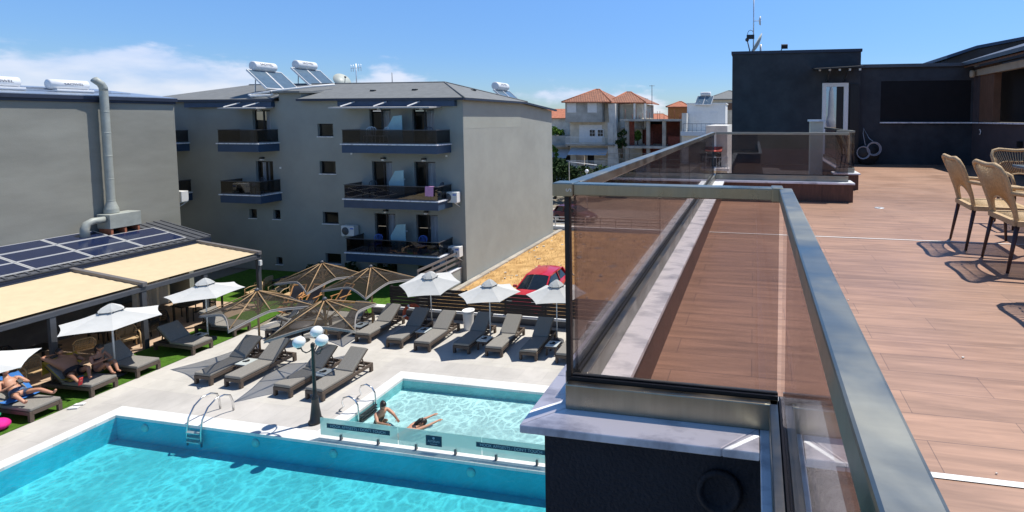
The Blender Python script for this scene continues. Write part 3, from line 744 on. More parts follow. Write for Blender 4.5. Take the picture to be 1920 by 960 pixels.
def garden_chair(loc, rz, label, m='white'):
    c = thing('balcony_chair', label, 'chair', (0, 0, 0), 'chairs on the balconies')
    MB().box(-.22, .22, -.22, .22, .40, .44).build('seat', m, c)
    b = MB(); pts = [(-.22, -.2, .42), (-.24, -.28, .78), (-.16, -.31, .88), (0, -.32, .91), (.16, -.31, .88), (.24, -.28, .78), (.22, -.2, .42)]
    b.tube(pts, .02, 6)
    for x in (-.12, -.04, .04, .12): b.tube([(x, -.21, .43), (x, -.315, .89)], .014, 5)
    b.build('backrest', m, c)
    for x in (-.2, .2):
        for y in (-.2, .2): MB().tube([(x, y, .41), (x * 1.15, y * 1.15, 0)], .02, 6).build('leg', m, c)
    c.location = loc; c.rotation_euler = (0, 0, R(rz)); return c
for loc, rz, lb, m_ in (((-20.75, 23.35, 7.74), 200, 'white plastic chair on the top balcony left of the screen', 'white'), ((-19.95, 23.3, 7.74), 160, 'white plastic chair on the top balcony nearest the aqua screen', 'white'),
                        ((-17.3, 23.35, 7.74), 190, 'dark metal chair on the top balcony by the right door', 'anthracite'), ((-21.0, 23.5, 4.73), 180, 'dark metal chair on the middle balcony by the left door', 'anthracite'),
                        ((-17.0, 23.7, 4.73), 100, 'dark metal chair behind the pink towel on the middle balcony', 'anthracite'), ((-20.6, 23.3, 1.75), 180, 'blue plastic chair on the lowest balcony by the left door', 'blue_plastic'),
                        ((-17.9, 23.4, 1.75), 180, 'blue plastic chair on the lowest balcony by the right door', 'blue_plastic'), ((-28.3, 23.4, 4.76), 170, 'dark metal chair on the left middle balcony beside an air conditioner', 'anthracite')):
    garden_chair(loc, rz, lb, m_)
mb = MB(); k_ = 8
for i in range(k_):
    x0, x1 = -17.15 + .5 * i / k_, -17.15 + .5 * (i + 1) / k_; a0, a1 = .02 * math.sin(i * 1.5), .02 * math.sin(i * 1.5 + 1.5)
    mb.face((x0, 22.93 + a0, 4.98), (x1, 22.93 + a1, 4.98 + .02), (x1, 22.95, 5.515), (x0, 22.95, 5.515)); mb.face((x0, 22.95, 5.516), (x1, 22.95, 5.516), (x1, 23.05, 5.516), (x0, 23.05, 5.516))
solo('towel', mb, 'pink', 'pink towel hanging over the middle balcony rail', 'towel')
dr = thing('drying_rack', 'folding drying rack behind the glass of the middle balcony', 'drying rack', (-21.3, 23.2, 4.73))
mb = MB()
for z in (.45, .6): mb.tube([(-22.0, 23.1, 4.73 + z), (-20.2, 23.25, 4.73 + z)], .012, 5)
mb.tube([(-22., 23.1, 4.75), (-20.2, 23.25, 5.33)], .012, 5); mb.tube([(-22., 23.1, 5.33), (-20.2, 23.25, 4.75)], .012, 5)
mb.build('frame', 'alu', dr)
# ramp with steel rail at the foot of the corner
rp = solo('ramp_wall', MB().prism([(-16.1, 20.6, 0), (-15.9, 20.6, 0), (-15.9, 24.1, 0), (-16.1, 24.1, 0)], (0, 0, .85)), 'render', 'low rendered wall with white cap at the corner of the apartment block', 'wall')
MB().box(-16.13, -15.87, 20.55, 24.1, .852, .90).build('cap', 'marble', rp)
o_ = rp
rr = thing('ramp_rail', 'grey three bar steel railing on the low wall by the apartment corner', 'railing', (-16, 22.3, .9))
for i, y in enumerate((20.7, 21.8, 22.9, 24.0)): MB().box(-16.03, -15.97, y - .03, y + .03, .902, 1.75).build('post', 'taupe_metal', rr)
mb = MB()
for z in (1.15, 1.42, 1.69): mb.box(-15.965, -15.93, 20.6, 24.1, z, z + .12)
mb.build('bars', 'taupe_metal', rr)

# ------------------------------------------------------------------ left grey building
lb = thing('left_building', 'windowless weathered grey rendered side wall of the building on the left', 'building', (-36, 13, 0))
MB().box(-42, -30.5, 0, 21.05, 0, 9.86).build('wall', 'render_left', lb)
mb = MB(); mb.box(-42, -30.42, 0, 21.08, 9.862, 9.99); mb.box(-42, -30.34, 0, 21.12, 9.99, 10.16); mb.build('cornice', 'navy_dark', lb)
mb = MB().prism([(-30.36, 0, 10.163), (-30.36, 21.1, 10.163), (-36, 21.1, 10.72), (-36, 0, 10.72)], (0, 0, .03))
rf = mb.build('roof', 'roof_sheet', lb)
mb = MB()
for z in (.18, .36, .52): mb.tube([(-31.3 - z * 2, 2, 10.30 + z * .42), (-31.3 - z * 2, 20.5 - z * 3, 10.30 + z * .42)], .03, 6)
mb.build('roof_rail', 'roof_sheet', lb)
def box_heater(y, label):
    h = thing('solar_heater', label, 'solar heater', (-32, y, 10.35), 'solar water heaters on the roofs')
    t = MB().lathe([(.18, -.68), (.23, -.65), (.23, .65), (.18, .68)], (-32, y, 10.70), 24, 'y').build('tank', 'tank', h)
    text_mb('SAOWEL', .17).xf(frame_m((-31.765, y + .1, 10.72), (0, 1, 0), (-.1, 0, 1))).build('lettering', 'tank_txt', t)
    c = MB()
    for i in range(5): c.box(-32.3, -31.72 + (i % 2) * .02, y - .52, y + .76, 10.24 + i * .05, 10.24 + i * .05 + .046)
    c.build('collector_stack', 'tank', h)
box_heater(17.85, 'white solar heater tank on the left building, nearest the tall duct')
box_heater(15.6, 'white solar heater tank on the left building, cut by the left edge of the view')
# extract duct
du = thing('extract_duct', 'tall pale kitchen extract chimney with box on the pavilion roof', 'duct', (-30.0, 18.2, 3.8))
MB().lathe([(.26, 4.62), (.25, 4.8), (.155, 5.15), (.16, 5.2), (.15, 5.25), (.15, 6.2), (.157, 6.21), (.157, 6.25), (.15, 6.26), (.15, 7.3), (.157, 7.31), (.157, 7.35), (.15, 7.36), (.15, 8.4), (.157, 8.41), (.157, 8.45), (.15, 8.46), (.15, 9.4), (.157, 9.41), (.157, 9.45), (.15, 9.46), (.15, 10.42)], (-30.2, 18.05, 0), 28, 'z', False).build('chimney', 'galv', du)
MB().tube([(-30.2, 18.05, 10.40), (-30.2, 18.05, 10.55), (-30.19, 17.97, 10.72), (-30.16, 17.72, 10.92)], [.15, .152, .15, .15], 18).build('chimney_hood', 'galv', du)
MB().box(-30.4, -29.62, 17.62, 18.8, 3.93, 4.6).build('fan_box', 'galv', du, bevel=.015)
mb = MB(); mb.tube([(-29.9, 17.62, 4.38), (-29.9, 17.2, 4.40), (-29.9, 16.98, 4.30), (-29.9, 16.9, 4.1), (-29.9, 16.9, 3.65)], [.15, .15, .155, .15, .17], 14); mb.build('elbow', 'galv', du)
for y in (17.7, 18.2, 18.7): MB().box(-30.35, -29.65, y - .04, y + .04, 3.62, 3.925).build('skid', 'clay_plain', du)

# ------------------------------------------------------------------ pavilion with solar panels and pergola
M['bar_grey'] = mat('bar_grey_panel', (.11, .105, .10), .8, var=.3, scale=1.2)
pv = thing('pool_bar_pavilion', 'low pool bar pavilion with dark sloping metal roof against the left building', 'pavilion', (-29, 12, 0))
sl = lambda x: 3.12 + (-27.6 - x) * .215
mb = MB().prism([(-27.35, 3, sl(-27.35)), (-27.35, 20.1, sl(-27.35)), (-30.48, 20.1, sl(-30.48)), (-30.48, 3, sl(-30.48))], (0, 0, .05))
rf = mb.build('roof', 'anthracite', pv)
mb = MB()
for i in range(58):
    y = 3.05 + i * .3
    mb.obox((-28.92, y, sl(-28.92) + .07), (1.55, 0, -.333), (0, .035, 0), (0, 0, .02))
mb.build('roof_ribs', 'anthracite', rf)
MB().box(-27.42, -27.3, 3, 20.12, 2.82, 3.04).build('gutter', 'navy_dark', pv)
MB().box(-28.2, -28.0, 3, 16.2, 0, 2.8).build('bar_wall', 'bar_grey', pv)
MB().box(-30.4, -28.21, 19.7, 19.9, 0, 2.9).build('end_wall', 'render', pv)
mb = MB()
for row, xa in enumerate((-28.05, -29.05, -30.0)):
    for c_ in range(4):
        if row == 2 and c_ == 3: continue
        ya = 19.2 - 1.72 * (3 - c_) - 1.66 if True else 0
        xm, ym = xa - (.0), ya + .83
        w_ = .47 if row < 2 else .40
        s_ = MB().obox((xm, ym, sl(xm) + .12), (w_ - .015, 0, -.215 * w_), (0, .80, 0), (0, 0, .012)).build('solar_panel', 'pv', pv)
        f = MB()
        for q in (-1, 1):
            f.obox((xm, ym + q * .825, sl(xm) + .12), (w_ + .02, 0, -.215 * w_), (0, .025, 0), (0, 0, .022)); f.obox((xm + q * w_, ym, sl(xm + q * w_) + .12), (.02, 0, -.004), (0, .80, 0), (0, 0, .0215))
        f.build('frame', 'alu', s_)
pg = thing('pergola', 'anthracite steel pergola with two sand coloured retractable awnings beside the pool deck', 'pergola', (-25.6, 13, 0))
MB().box(-23.72, -23.55, 3, 19.5, 2.32, 2.5).build('front_beam', 'anthracite', pg, bevel=.01)
MB().box(-27.28, -27.1, 3, 19.5, 2.78, 2.95).build('rear_beam', 'navy_dark', pg)
zz = lambda x: 2.56 + (-23.6 - x) * .105
for y in (3.2, 9.2, 14.9, 19.42):
    MB().obox((-25.35, y, zz(-25.35) + .05), (1.85, 0, -.195), (0, .075, 0), (0, 0, .085)).build('rafter', 'taupe_metal', pg, bevel=.01)
    if y > 3.5: MB().box(-23.72, -23.57, y - .075, y + .075, .01, 2.315).build('post', 'anthracite', pg, bevel=.008)
MB().box(-23.72, -23.57, 17.0, 17.15, .01, 2.315).build('post', 'anthracite', pg, bevel=.008)
MB().box(-23.72, -23.57, 12.3, 12.45, .01, 2.315).build('post', 'anthracite', pg, bevel=.008)
for y0, y1 in ((3.3, 9.1), (9.3, 14.8), (15.0, 19.33)):
    mb = MB(); n_, k_ = 16, 12
    vs = []; fs = []
    for i in range(n_ + 1):
        for j in range(k_ + 1):
            x = -27.05 + 3.36 * i / n_; y = y0 + (y1 - y0) * j / k_
            vs.append((x, y, zz(x) + .01 - .05 * math.sin(math.pi * j / k_) * math.sin(math.pi * i / n_) + .008 * math.cos(i * math.pi)))
    for i in range(n_):
        for j in range(k_): a = i * (k_ + 1) + j; fs.append((a, a + 1, a + k_ + 2, a + k_ + 1))
    mb.add(vs, fs, True); mb.build('awning_fabric', 'awning', pg)
mb = MB(); mb.box(-23.56, -23.46, 19.36, 19.46, 2.0, 2.25); mb.build('wall_lamp', 'white', pg)
# fabric screen at the end of the pergola
mb = MB(); k_ = 14
pts = [(-27.6 + 0.1 * math.sin(i * 1.7), 17.0 + 1.5 * i / k_) for i in range(k_ + 1)]
for i in range(k_): mb.face((*pts[i], .3), (*pts[i + 1], .3), (*pts[i + 1], 2.5), (*pts[i], 2.5))
solo('curtain_screen', mb, 'offwhite', 'off white fabric screen hanging under the far end of the pergola', 'curtain')

# ------------------------------------------------------------------ sun loungers
def make_lounger():
    l = thing('sun_lounger', '', 'sun lounger', (0, 0, 0))
    f = MB(); w_ = .35
    f.box(-w_, -w_ + .06, .0, 2.0, .20, .31); f.box(w_ - .06, w_, .0, 2.0, .20, .31); f.box(-w_ + .06, w_ - .06, 0, .06, .20, .31); f.box(-w_ + .06, w_ - .06, 1.94, 2.0, .20, .31)
    for y in (.35, .7, 1.05, 1.30, 1.5, 1.7): f.box(-w_ + .06, w_ - .06, y, y + .06, .24, .30)
    f.build('frame', 'wicker', l, bevel=.008)
    for x in (-w_ + .045, w_ - .045):
        for y in (.05, 1.95): MB().box(x - .045, x + .045, y - .05, y + .05, 0, .199).build('leg', 'wicker', l, bevel=.006)
    a = R(40); hy, hz = 1.17, .36; d = V((0, math.cos(a), math.sin(a))); n = V((0, -math.sin(a), math.cos(a)))
    MB().obox((0, .60, .365), (.335, 0, 0), (0, .595, 0), (0, 0, .05)).build('seat_cushion', 'mattress', l, bevel=.03)
    c = V((0, hy, hz)) + d * .42 + n * .05
    MB().obox(c, (.335, 0, 0), d * .42, n * .05).build('back_cushion', 'mattress', l, bevel=.03)
    b = MB(); b.obox(V((0, hy, hz)) + d * .42 - n * .02, (.33, 0, 0), d * .42, n * .015)
    for x in (-.25, .25): b.bar(V((x, hy, hz)) + d * .55 - n * .03, (x, 1.72, .31), .03, .03)
    b.build('back_frame', 'wicker', l)
    return l
lp = make_lounger(); used = False
G1 = 'sun loungers around the pools'
spots = [((-18.50, 13.12), -1, 'grey sun lounger in the front row, leftmost, partly in mesh shade'), ((-17.29, 13.14), -1, 'grey sun lounger in the front row, second from the left'),
         ((-15.14, 12.98), -1, 'grey sun lounger in the front row, third from the left, behind the globe lamp'), ((-13.92, 12.98), -2, 'sunlit grey sun lounger in the front row, nearest the children\'s pool'),
         ((-17.1, 16.86), 1, 'grey sun lounger by the wall, left end of the back row under the mesh parasol'), ((-15.6, 16.80), 0, 'sunlit grey lounger in the back row, left of the one with the life ring'),
         ((-14.0, 16.62), 1, 'shaded grey lounger in the back row beside the orange life ring'), ((-12.72, 16.55), 0, 'sunlit grey lounger in the back row left of the white bin'),
         ((-11.1, 16.65), 1, 'shaded grey lounger in the back row right of the white bin'), ((-9.73, 16.64), 0, 'sunlit grey lounger in the back row under the middle white parasol'),
         ((-8.3, 16.60), 1, 'shaded grey lounger in the back row under the right hand white parasol'), ((-6.85, 16.58), 0, 'grey lounger at the right end of the back row, half hidden by the terrace corner'),
         ((-19.55, 16.5), 4, 'grey lounger behind the front row under the left mesh parasol'), ((-18.6, 18.2), 160, 'grey lounger by the lawn behind the round table')]
for (x, y), rz, lab in spots:
    place(lp, used, (x, y, .004), rz + random.uniform(-1.6, 1.6), lab, G1); used = True
for (x, y), rz, lab in [((-21.15, 15.10), 88, 'grey lounger on the turf under the second left parasol, in shade'), ((-21.3, 16.72), 91, 'sunlit grey lounger on the turf, nearest the lawn'),
                        ((-21.22, 13.42), 91, 'grey lounger on the turf behind the parasol pole, next to the couple'), ((-21.22, 12.22), 92, 'grey lounger with yellow towel under the couple'),
                        ((-21.25, 10.88), 91, 'grey lounger with blue towel under the man at the left edge')]:
    place(lp, True, (x, y, .014), rz, lab, G1)
def make_table():
    t = thing('side_table', '', 'side table', (0, 0, 0))
    MB().box(-.23, .23, -.23, .23, .36, .39).build('table_top', 'glass_top', t, bevel=.006)
    f = MB(); f.box(-.21, .21, -.21, .21, .28, .359); f.build('apron', 'wicker', t)
    for x in (-.18, .18):
        for y in (-.18, .18): MB().box(x - .03, x + .03, y - .03, y + .03, 0, .279).build('leg', 'wicker', t)
    a = MB(); a.lathe([(.06, 0), (.07, .03), (.055, .035), (.05, .012)], (.02, .02, .392), 12); a.box(-.12, -.04, -.05, 0, .392, .41); a.build('ashtray', 'black', t)
    return t
M['glass_top'] = mat('pale_glass_top', (.52, .56, .54), .15, var=.04)
tp = make_table(); used = False
for (x, y), rz, lab in [((-17.88, 14.1), 0, 'small glass topped side table between the two left loungers of the front row'), ((-14.53, 13.95), 0, 'small glass topped side table between the two right loungers of the front row'),
                        ((-16.35, 17.55), 0, 'small side table at the left end of the back row'), ((-13.36, 17.55), 0, 'small side table between the life ring lounger and its right neighbour'),
                        ((-10.45, 17.25), 0, 'small side table by the pole of the middle white parasol'), ((-7.6, 17.3), 0, 'small side table by the pole of the right hand white parasol'),
                        ((-22.0, 15.55), 0, 'small dark shaded side table on the turf by the parasol pole')]:
    place(tp, used, (x, y, .004), rz, lab, 'low side tables between the loungers'); used = True
rt = thing('round_table', 'small round grey table on paving under the front right mesh parasol', 'table', (-18.1, 16.5, 0))
MB().lathe([(.05, .70), (.42, .70), (.42, .73), (.05, .735)], (-18.1, 16.5, 0), 24).build('table_top', 'taupe_metal', rt)
MB().lathe([(.25, 0.004), (.25, .03), (.035, .06), (.035, .699)], (-18.1, 16.5, 0), 16).build('pedestal', 'black_metal', rt)

# ------------------------------------------------------------------ white parasols
def make_parasol():
    p = thing('parasol', '', 'parasol', (0, 0, 0))
    r, ze, za = 1.22, 2.02, 2.46; cs = [(r * math.cos(R(-102 + 60 * k)), r * math.sin(R(-102 + 60 * k))) for k in range(6)]
    mb = MB(); vs = []; fs = []; n_ = 6; per = []
    for k in range(6):
        for j in range(4):
            t = j / 4; x = cs[k][0] * (1 - t) + cs[(k + 1) % 6][0] * t; y = cs[k][1] * (1 - t) + cs[(k + 1) % 6][1] * t
            per.append((x * (1 - .05 * math.sin(math.pi * t)), y * (1 - .05 * math.sin(math.pi * t))))
    K = len(per)
    for i in range(1, n_ + 1):
        u = .16 + .84 * (i - 1) / (n_ - 1)
        for x, y in per: vs.append((x * u, y * u, za + (ze - za) * u - .05 * math.sin(math.pi * u)))
    for i in range(n_ - 1):
        for j in range(K): fs.append((i * K + j, (i + 1) * K + j, (i + 1) * K + (j + 1) % K, i * K + (j + 1) % K))
    mb.add(vs, fs)
    c_ = mb.build('canopy', 'canopy', p)
    v = MB(); vs = []; fs = []
    for i, u in enumerate((.02, .10, .20, .27)):
        for j, (x, y) in enumerate(per):
            dz = [.155, .13, .085, .035][i] + (.03 if j % 4 == 0 else 0) * (i == 3) * -1
            vs.append((x * u, y * u, za + (ze - za) * u + dz))
    for i in range(3):
        for j in range(K): fs.append((i * K + j, (i + 1) * K + j, (i + 1) * K + (j + 1) % K, i * K + (j + 1) % K))
    v.add(vs, fs); v.build('vent_cap', 'canopy', c_)
    o_ = MB()
    for x, y in cs: o_.obox((x * .235, y * .235, za + (ze - za) * .235 + .012), V((x, y, 0)).normalized() * .025, V((-y, x, 0)).normalized() * .06, (0, 0, .008))
    o_.build('vent_gap', 'black', c_)
    MB().tube([(0, 0, .05), (0, 0, za + .1)], .024, 10).build('pole', 'white', p)
    for x, y in cs: MB().tube([(0, 0, za - .06), (x * .55, y * .55, za + (ze - za) * .55 - .07), (x * .99, y * .99, ze - .02)], .010, 5).build('rib', 'alu', p)
    MB().lathe([(.27, 0.004), (.27, .05), (.24, .08), (.05, .09), (.045, .2)], (0, 0, 0), 18).build('base', 'anthracite', p)
    return p
pp = make_parasol(); used = False
for (x, y), rz, lab, tl in [((-13.84, 18.72), 6, 'white hexagonal parasol by the fence, left of three, beside the ramp rail', (8, 4)), ((-10.52, 17.80), 0, 'white hexagonal parasol by the fence, in front of the dry lot', (0, 0)),
                        ((-7.81, 18.2), -4, 'white hexagonal parasol by the fence, in front of the red car', (0, 0)), ((-22.2, 13.08), 12, 'white parasol on the turf with pole beside the resting couple', (0, 0)),
                        ((-22.0, 15.9), 20, 'white parasol on the turf, nearest the mesh parasols', (0, 0)), ((-21.9, 9.6), 0, 'white parasol over the man with blue towel, cut by the left edge', (0, 0))]:
    o = place(pp, used, (x, y, .016 if x < -20 else .004), rz, lab, 'white parasols'); used = True
    if x < -20:
        o.scale = {13.08: (1.12, 1.12, 1.0), 15.9: (1.03, 1.03, 1.0)}.get(y, (1.22, 1.22, 1.0))
    if tl[0]: o.rotation_euler = (R(tl[0]), R(tl[1]), R(rz))

# ------------------------------------------------------------------ dark mesh parasols with bamboo ribs
def make_mesh_parasol():
    p = thing('mesh_parasol', '', 'parasol', (0, 0, 0))
    S, ze, za = 1.29, 1.93, 2.56
    def edge(t):   # t in 0..8 round the square: corners at odd positions
        k = int(t) % 8; f = t - int(t)
        pt = [(S, 0), (S, S), (0, S), (-S, S), (-S, 0), (-S, -S), (0, -S), (S, -S)]
        a, b = pt[k], pt[(k + 1) % 8]; x, y = a[0] * (1 - f) + b[0] * f, a[1] * (1 - f) + b[1] * f
        m = max(abs(x), abs(y)); d = min(abs(x), abs(y)) / S      # 0 mid side .. 1 corner
        s_ = 1 - .20 * (1 - d * d)
        z = ze - .12 * d + .10 * (1 - d * d)
        return V((x * s_, y * s_, z))
    K = 64; n_ = 7; per = [edge(i * 8 / K) for i in range(K)]
    vs = []; fs = []
    for i in range(n_ + 1):
        u = .02 + .98 * i / n_
        for q in per: vs.append((q.x * u, q.y * u, za + (q.z - za) * u - .03 * math.sin(math.pi * u)))
    for i in range(n_):
        for j in range(K): fs.append((i * K + j, (i + 1) * K + j, (i + 1) * K + (j + 1) % K, i * K + (j + 1) % K))
    c_ = MB().add(vs, fs, True).build('canopy', 'straw', p)
    t = MB(); vs = []; fs = []
    for q in per: vs += [q + V((0, 0, .02)), q * 1.0 + V((q.x * .02, q.y * .02, -.075))]
    for j in range(K): a = 2 * j; b = 2 * ((j + 1) % K); fs.append((a, b, b + 1, a + 1))
    t.add(vs, fs, True); t.tube(per, .016, 6, True); t.build('trim', 'trim_cloth', c_)
    for k in range(8):
        q = edge(k)
        MB().tube([(0, 0, za + .03), (q.x * .985, q.y * .985, q.z + .03)], .022, 6).build('rib', 'bamboo', p)
    for k in range(8):
        q = edge(k) * .5
        MB().tube([(0, 0, 1.82), (q.x, q.y, za + (edge(k).z - za) * .5 - .02)], .017, 6).build('stay', 'bamboo', p)
    MB().tube([(0, 0, .02), (0, 0, za + .08)], .036, 10).build('pole', 'bamboo', p)
    MB().lathe([(.08, 1.75), (.085, 1.8), (.08, 1.86)], (0, 0, 0), 12).build('hub', 'bamboo', p)
    MB().lathe([(.07, za + .02), (.08, za + .07), (.03, za + .13)], (0, 0, 0), 12).build('finial', 'anthracite', p)
    return p
sp = make_mesh_parasol(); used = False
for (x, y), rz, lab in [((-18.5, 15.10), -20, 'dark mesh parasol on bamboo pole in the front row, left, over the paving edge'), ((-15.18, 14.75), 27, 'dark mesh parasol on bamboo pole behind the globe lamp'),
                        ((-19.2, 18.6), -17, 'dark mesh parasol standing on the lawn edge, left of the back pair'), ((-16.53, 18.42), -10, 'dark mesh parasol by the slatted fence, right of the back pair')]:
    place(sp, used, (x, y, .004), rz, lab, 'dark mesh parasols on bamboo poles'); used = True

# ------------------------------------------------------------------ slatted fence, low wall, bin, ring, lamp, ladders
fw = solo('garden_wall', MB().box(-17.5, 6, 19.52, 19.72, 0, .30), 'anthracite', 'low dark rendered wall behind the back row of loungers', 'wall')
MB().box(-17.5, 6, 19.47, 19.76, .302, .36).build('cap', 'white', fw)
fe = thing('slat_fence', 'dark horizontal slat fence between the loungers and the dry lot', 'fence', (-9, 19.62, .36))
M['black_wood'] = mat('ebony_slats', (.022, .017, .018), .6, var=.25, scale=3, stretch=(.4, 1, 6))
x = -16.58
while x < 6: MB().box(x, x + .07, 19.60, 19.67, .362, 1.36).build('post', 'black_wood', fe); x += 1.9
for z in (.40, .56, .72, .88, 1.04, 1.20): MB().box(-16.6, 6, 19.56, 19.595, z, z + .138).build('slat', 'black_wood', fe)
bn = thing('waste_bin', 'tall white ribbed bin between loungers of the back row', 'bin', (-12.1, 18.75, 0))
mb = MB(); pr = []
for i in range(13): z = .06 * i; pr += [(.19 + .05 * z, z + .004), (.197 + .05 * z, z + .02)]
mb.lathe(pr, (-12.1, 18.75, 0), 18); mb.build('bin_body', 'white', bn)
MB().lathe([(.255, .78), (.26, .84), (.22, .85), (.2, .79)], (-12.1, 18.75, 0), 18).build('rim', 'white', bn)
lr = thing('life_ring', 'orange life ring leaning on a lounger by the fence', 'life ring', (-14.75, 18.55, .3))
m_ = Matrix.Translation((-14.72, 18.6, .62)) @ Matrix.Rotation(R(35), 4, 'Z') @ Matrix.Rotation(R(78), 4, 'X')
mb = MB(); mb.tube([(.30 * math.cos(a * .2618), .30 * math.sin(a * .2618), 0) for a in range(24)], .065, 10, True); mb.xf(m_).build('ring', 'orange', lr)
mb = MB()
for q in (.4, 1.97, 3.54, 5.11): mb.tube([(.30 * math.cos(q + a), .30 * math.sin(q + a), 0) for a in (-.12, 0, .12)], .068, 10)
mb.xf(m_).build('band', 'white', lr)
lm = thing('globe_lamp', 'black lamp post with three white globes at the pool corner', 'street lamp', (-12.86, 12.03, 0))
MB().lathe([(.19, .02), (.19, .08), (.15, .12), (.115, .4), (.085, .72), (.10, .74), (.10, .78), (.06, .82), (.048, 1.1), (.042, 2.3), (.055, 2.32), (.055, 2.42), (.02, 2.46)], (-12.86, 12.03, 0), 16).build('post', 'black_metal', lm)
for k, (an, zg) in enumerate(((187, 2.46), (122, 2.62), (-12, 2.60))):
    dx, dy = math.cos(R(an)), math.sin(R(an)); r_ = .42
    pts = [(-12.86 + dx * r_ * t, 12.03 + dy * r_ * t, 2.30 - .16 * math.sin(math.pi * t) + (.05 if t > .9 else 0)) for t in (.05, .25, .5, .75, .92, 1.)]
    a_ = MB().tube(pts, .018, 8).build('arm', 'black_metal', lm)
    MB().lathe([(.05, zg - .2), (.07, zg - .16), (.07, zg - .14)], (-12.86 + dx * r_, 12.03 + dy * r_, 0), 12).build('holder', 'black_metal', a_)
    MB().sphere((-12.86 + dx * r_, 12.03 + dy * r_, zg), .165, 24).build('globe', 'globe', a_)
def hoop(x, y0, z0, y1, h):
    return [(x, y0, z0), (x, y0 - .02, .2)] + [(x, y0 + (y1 - y0) * t, h * (.55 + .45 * math.sin(math.pi * (.15 + .7 * t)))) for t in (.12, .25, .4, .55, .7, .85)] + [(x, y1, h * .75), (x, y1 + .02, .02)]
la = thing('pool_ladder', 'stainless pool ladder with treads at the far edge of the main pool', 'pool ladder', (-16.1, 11.5, 0))
for x in (-16.42, -15.92): MB().tube([(x, 11.18, -.55), (x, 11.18, -.1), (x, 11.24, .25), (x, 11.40, .52), (x, 11.62, .66), (x, 11.85, .65), (x, 12.02, .54), (x, 12.08, .32), (x, 12.1, .02)], .026, 10).build('handrail', 'chrome', la)
for z in (-.14, -.28, -.42): MB().box(-16.40, -15.94, 11.13, 11.23, z - .015, z + .015).build('tread', 'alu', la)
lk = thing('pool_ladder', 'stainless looped ladder beside the children\'s pool', 'pool ladder', (-12.2, 13, 0))
for y in (12.66, 13.35): MB().tube([(-11.98, y, -.34), (-11.98, y, .0), (-12.0, y, .25), (-12.1, y, .42), (-12.3, y, .50), (-12.5, y, .43), (-12.56, y, .28), (-12.5, y, .15), (-12.66, y, .03)], .024, 10).build('handrail', 'chrome', lk)
for z in (-.12, -.21, -.30): MB().box(-11.99, -11.90, 12.68, 13.33, z - .02, z + .02).build('tread', 'black_metal', lk)
# glass fence between the pools
gf = thing('pool_glass_fence', 'low frosted aqua glass fence with navy signs between the two pools', 'fence', (-9, 11.45, 0))
x = -12.08
for x0, x1 in ((-12.1, -9.62), (-9.60, -7.1), (-7.08, -4.6), (-4.58, -2.1)):
    MB().box(x0, x1, 11.45, 11.462, .10, .60).build('glass_panel', 'fence_glass', gf)
for x in (-11.43, -10.24, -9.06, -7.87, -6.68, -5.52, -4.3): MB().box(x - .025, x + .025, 11.42, 11.49, .0185, .17).build('clamp', 'taupe_metal', gf); 
def sign(x0, x1, z0, z1, lines):
    s = MB().box(x0, x1, 11.442, 11.4485, z0, z1).build('sign', 'sign_blue', gf)
    t = MB()
    for tx, sz, cx, cz in lines:
        q = text_mb(tx, sz).xf(frame_m((cx, 11.439, cz), (1, 0, 0), (0, 0, 1))); t.add(q.v, q.f)
    return s, t
for xa in (-11.88, -7.25):
    s, t = sign(xa, xa + 2.02, .33, .46, [("HOOK AFFISESTS / DON'T TOUCH", .115, xa + 1.0, .395)]); t.build('lettering', 'sign_txt', s)
s, t = sign(-8.75, -8.27, .19, .48, [('ASTERIAS', .085, -8.51, .32), ('POOL BAR', .045, -8.51, .245)])
t.lathe([(.035, 0), (.035, .002)], (-8.51, 11.439, .415), 14, 'y'); t.build('lettering', 'sign_txt', s)
for x, lab in ((-18.1, 'leftmost round underwater light in the far pool wall'), (-14.1, 'round underwater light in the pool wall right of the ladder'), (-11.5, 'round underwater light in the pool wall under the left end of the glass fence'), (-7.3, 'round underwater light in the pool wall under the right end of the glass fence')):
    solo('pool_light', MB().lathe([(.13, .0), (.12, -.02), (.02, -.03)], (x, PY1 - .003, -.26), 18, 'y'), 'kids_wall', lab, 'pool light', 'underwater lights in the main pool')

# ------------------------------------------------------------------ chairs under and beside the pergola
def make_rattan(nm, m_frame, m_seat, label, cat='chair', group=None, dense=True):
    c = thing(nm, label, cat, (0, 0, 0), group)
    f = MB()
    f.tube([(-.27, .26, .02), (-.27, .25, .60), (-.275, .05, .66), (-.27, -.22, .66), (-.26, -.28, .75), (-.20, -.31, .86), (0, -.33, .88), (.20, -.31, .86), (.26, -.28, .75), (.27, -.22, .66), (.275, .05, .66), (.27, .25, .60), (.27, .26, .02)], .022, 8)
    f.tube([(-.26, -.25, .02), (-.26, -.26, .68)], .02, 6); f.tube([(.26, -.25, .02), (.26, -.26, .68)], .02, 6)
    f.build('frame', m_frame, c)
    b = MB()
    for i in range(13):
        x = -.22 + .44 * i / 12; b.tube([(x, -.24, .44), (x, -.30, .84 - .35 * x * x)], .011, 5)
    for z in (.52, .60, .68, .76): b.tube([(-.25, -.26 - .04 * (z - .5), z), (.25, -.26 - .04 * (z - .5), z)], .012, 5)
    b.build('backrest', m_seat, c)
    MB().obox((0, 0, .42), (.25, 0, 0), (0, .25, 0), (0, 0, .03)).build('seat', m_seat, c, bevel=.02)
    return c
rc = make_rattan('rattan_chair', 'rattan', 'rattan', '', 'chair', 'rattan armchairs by the pergola'); used = False
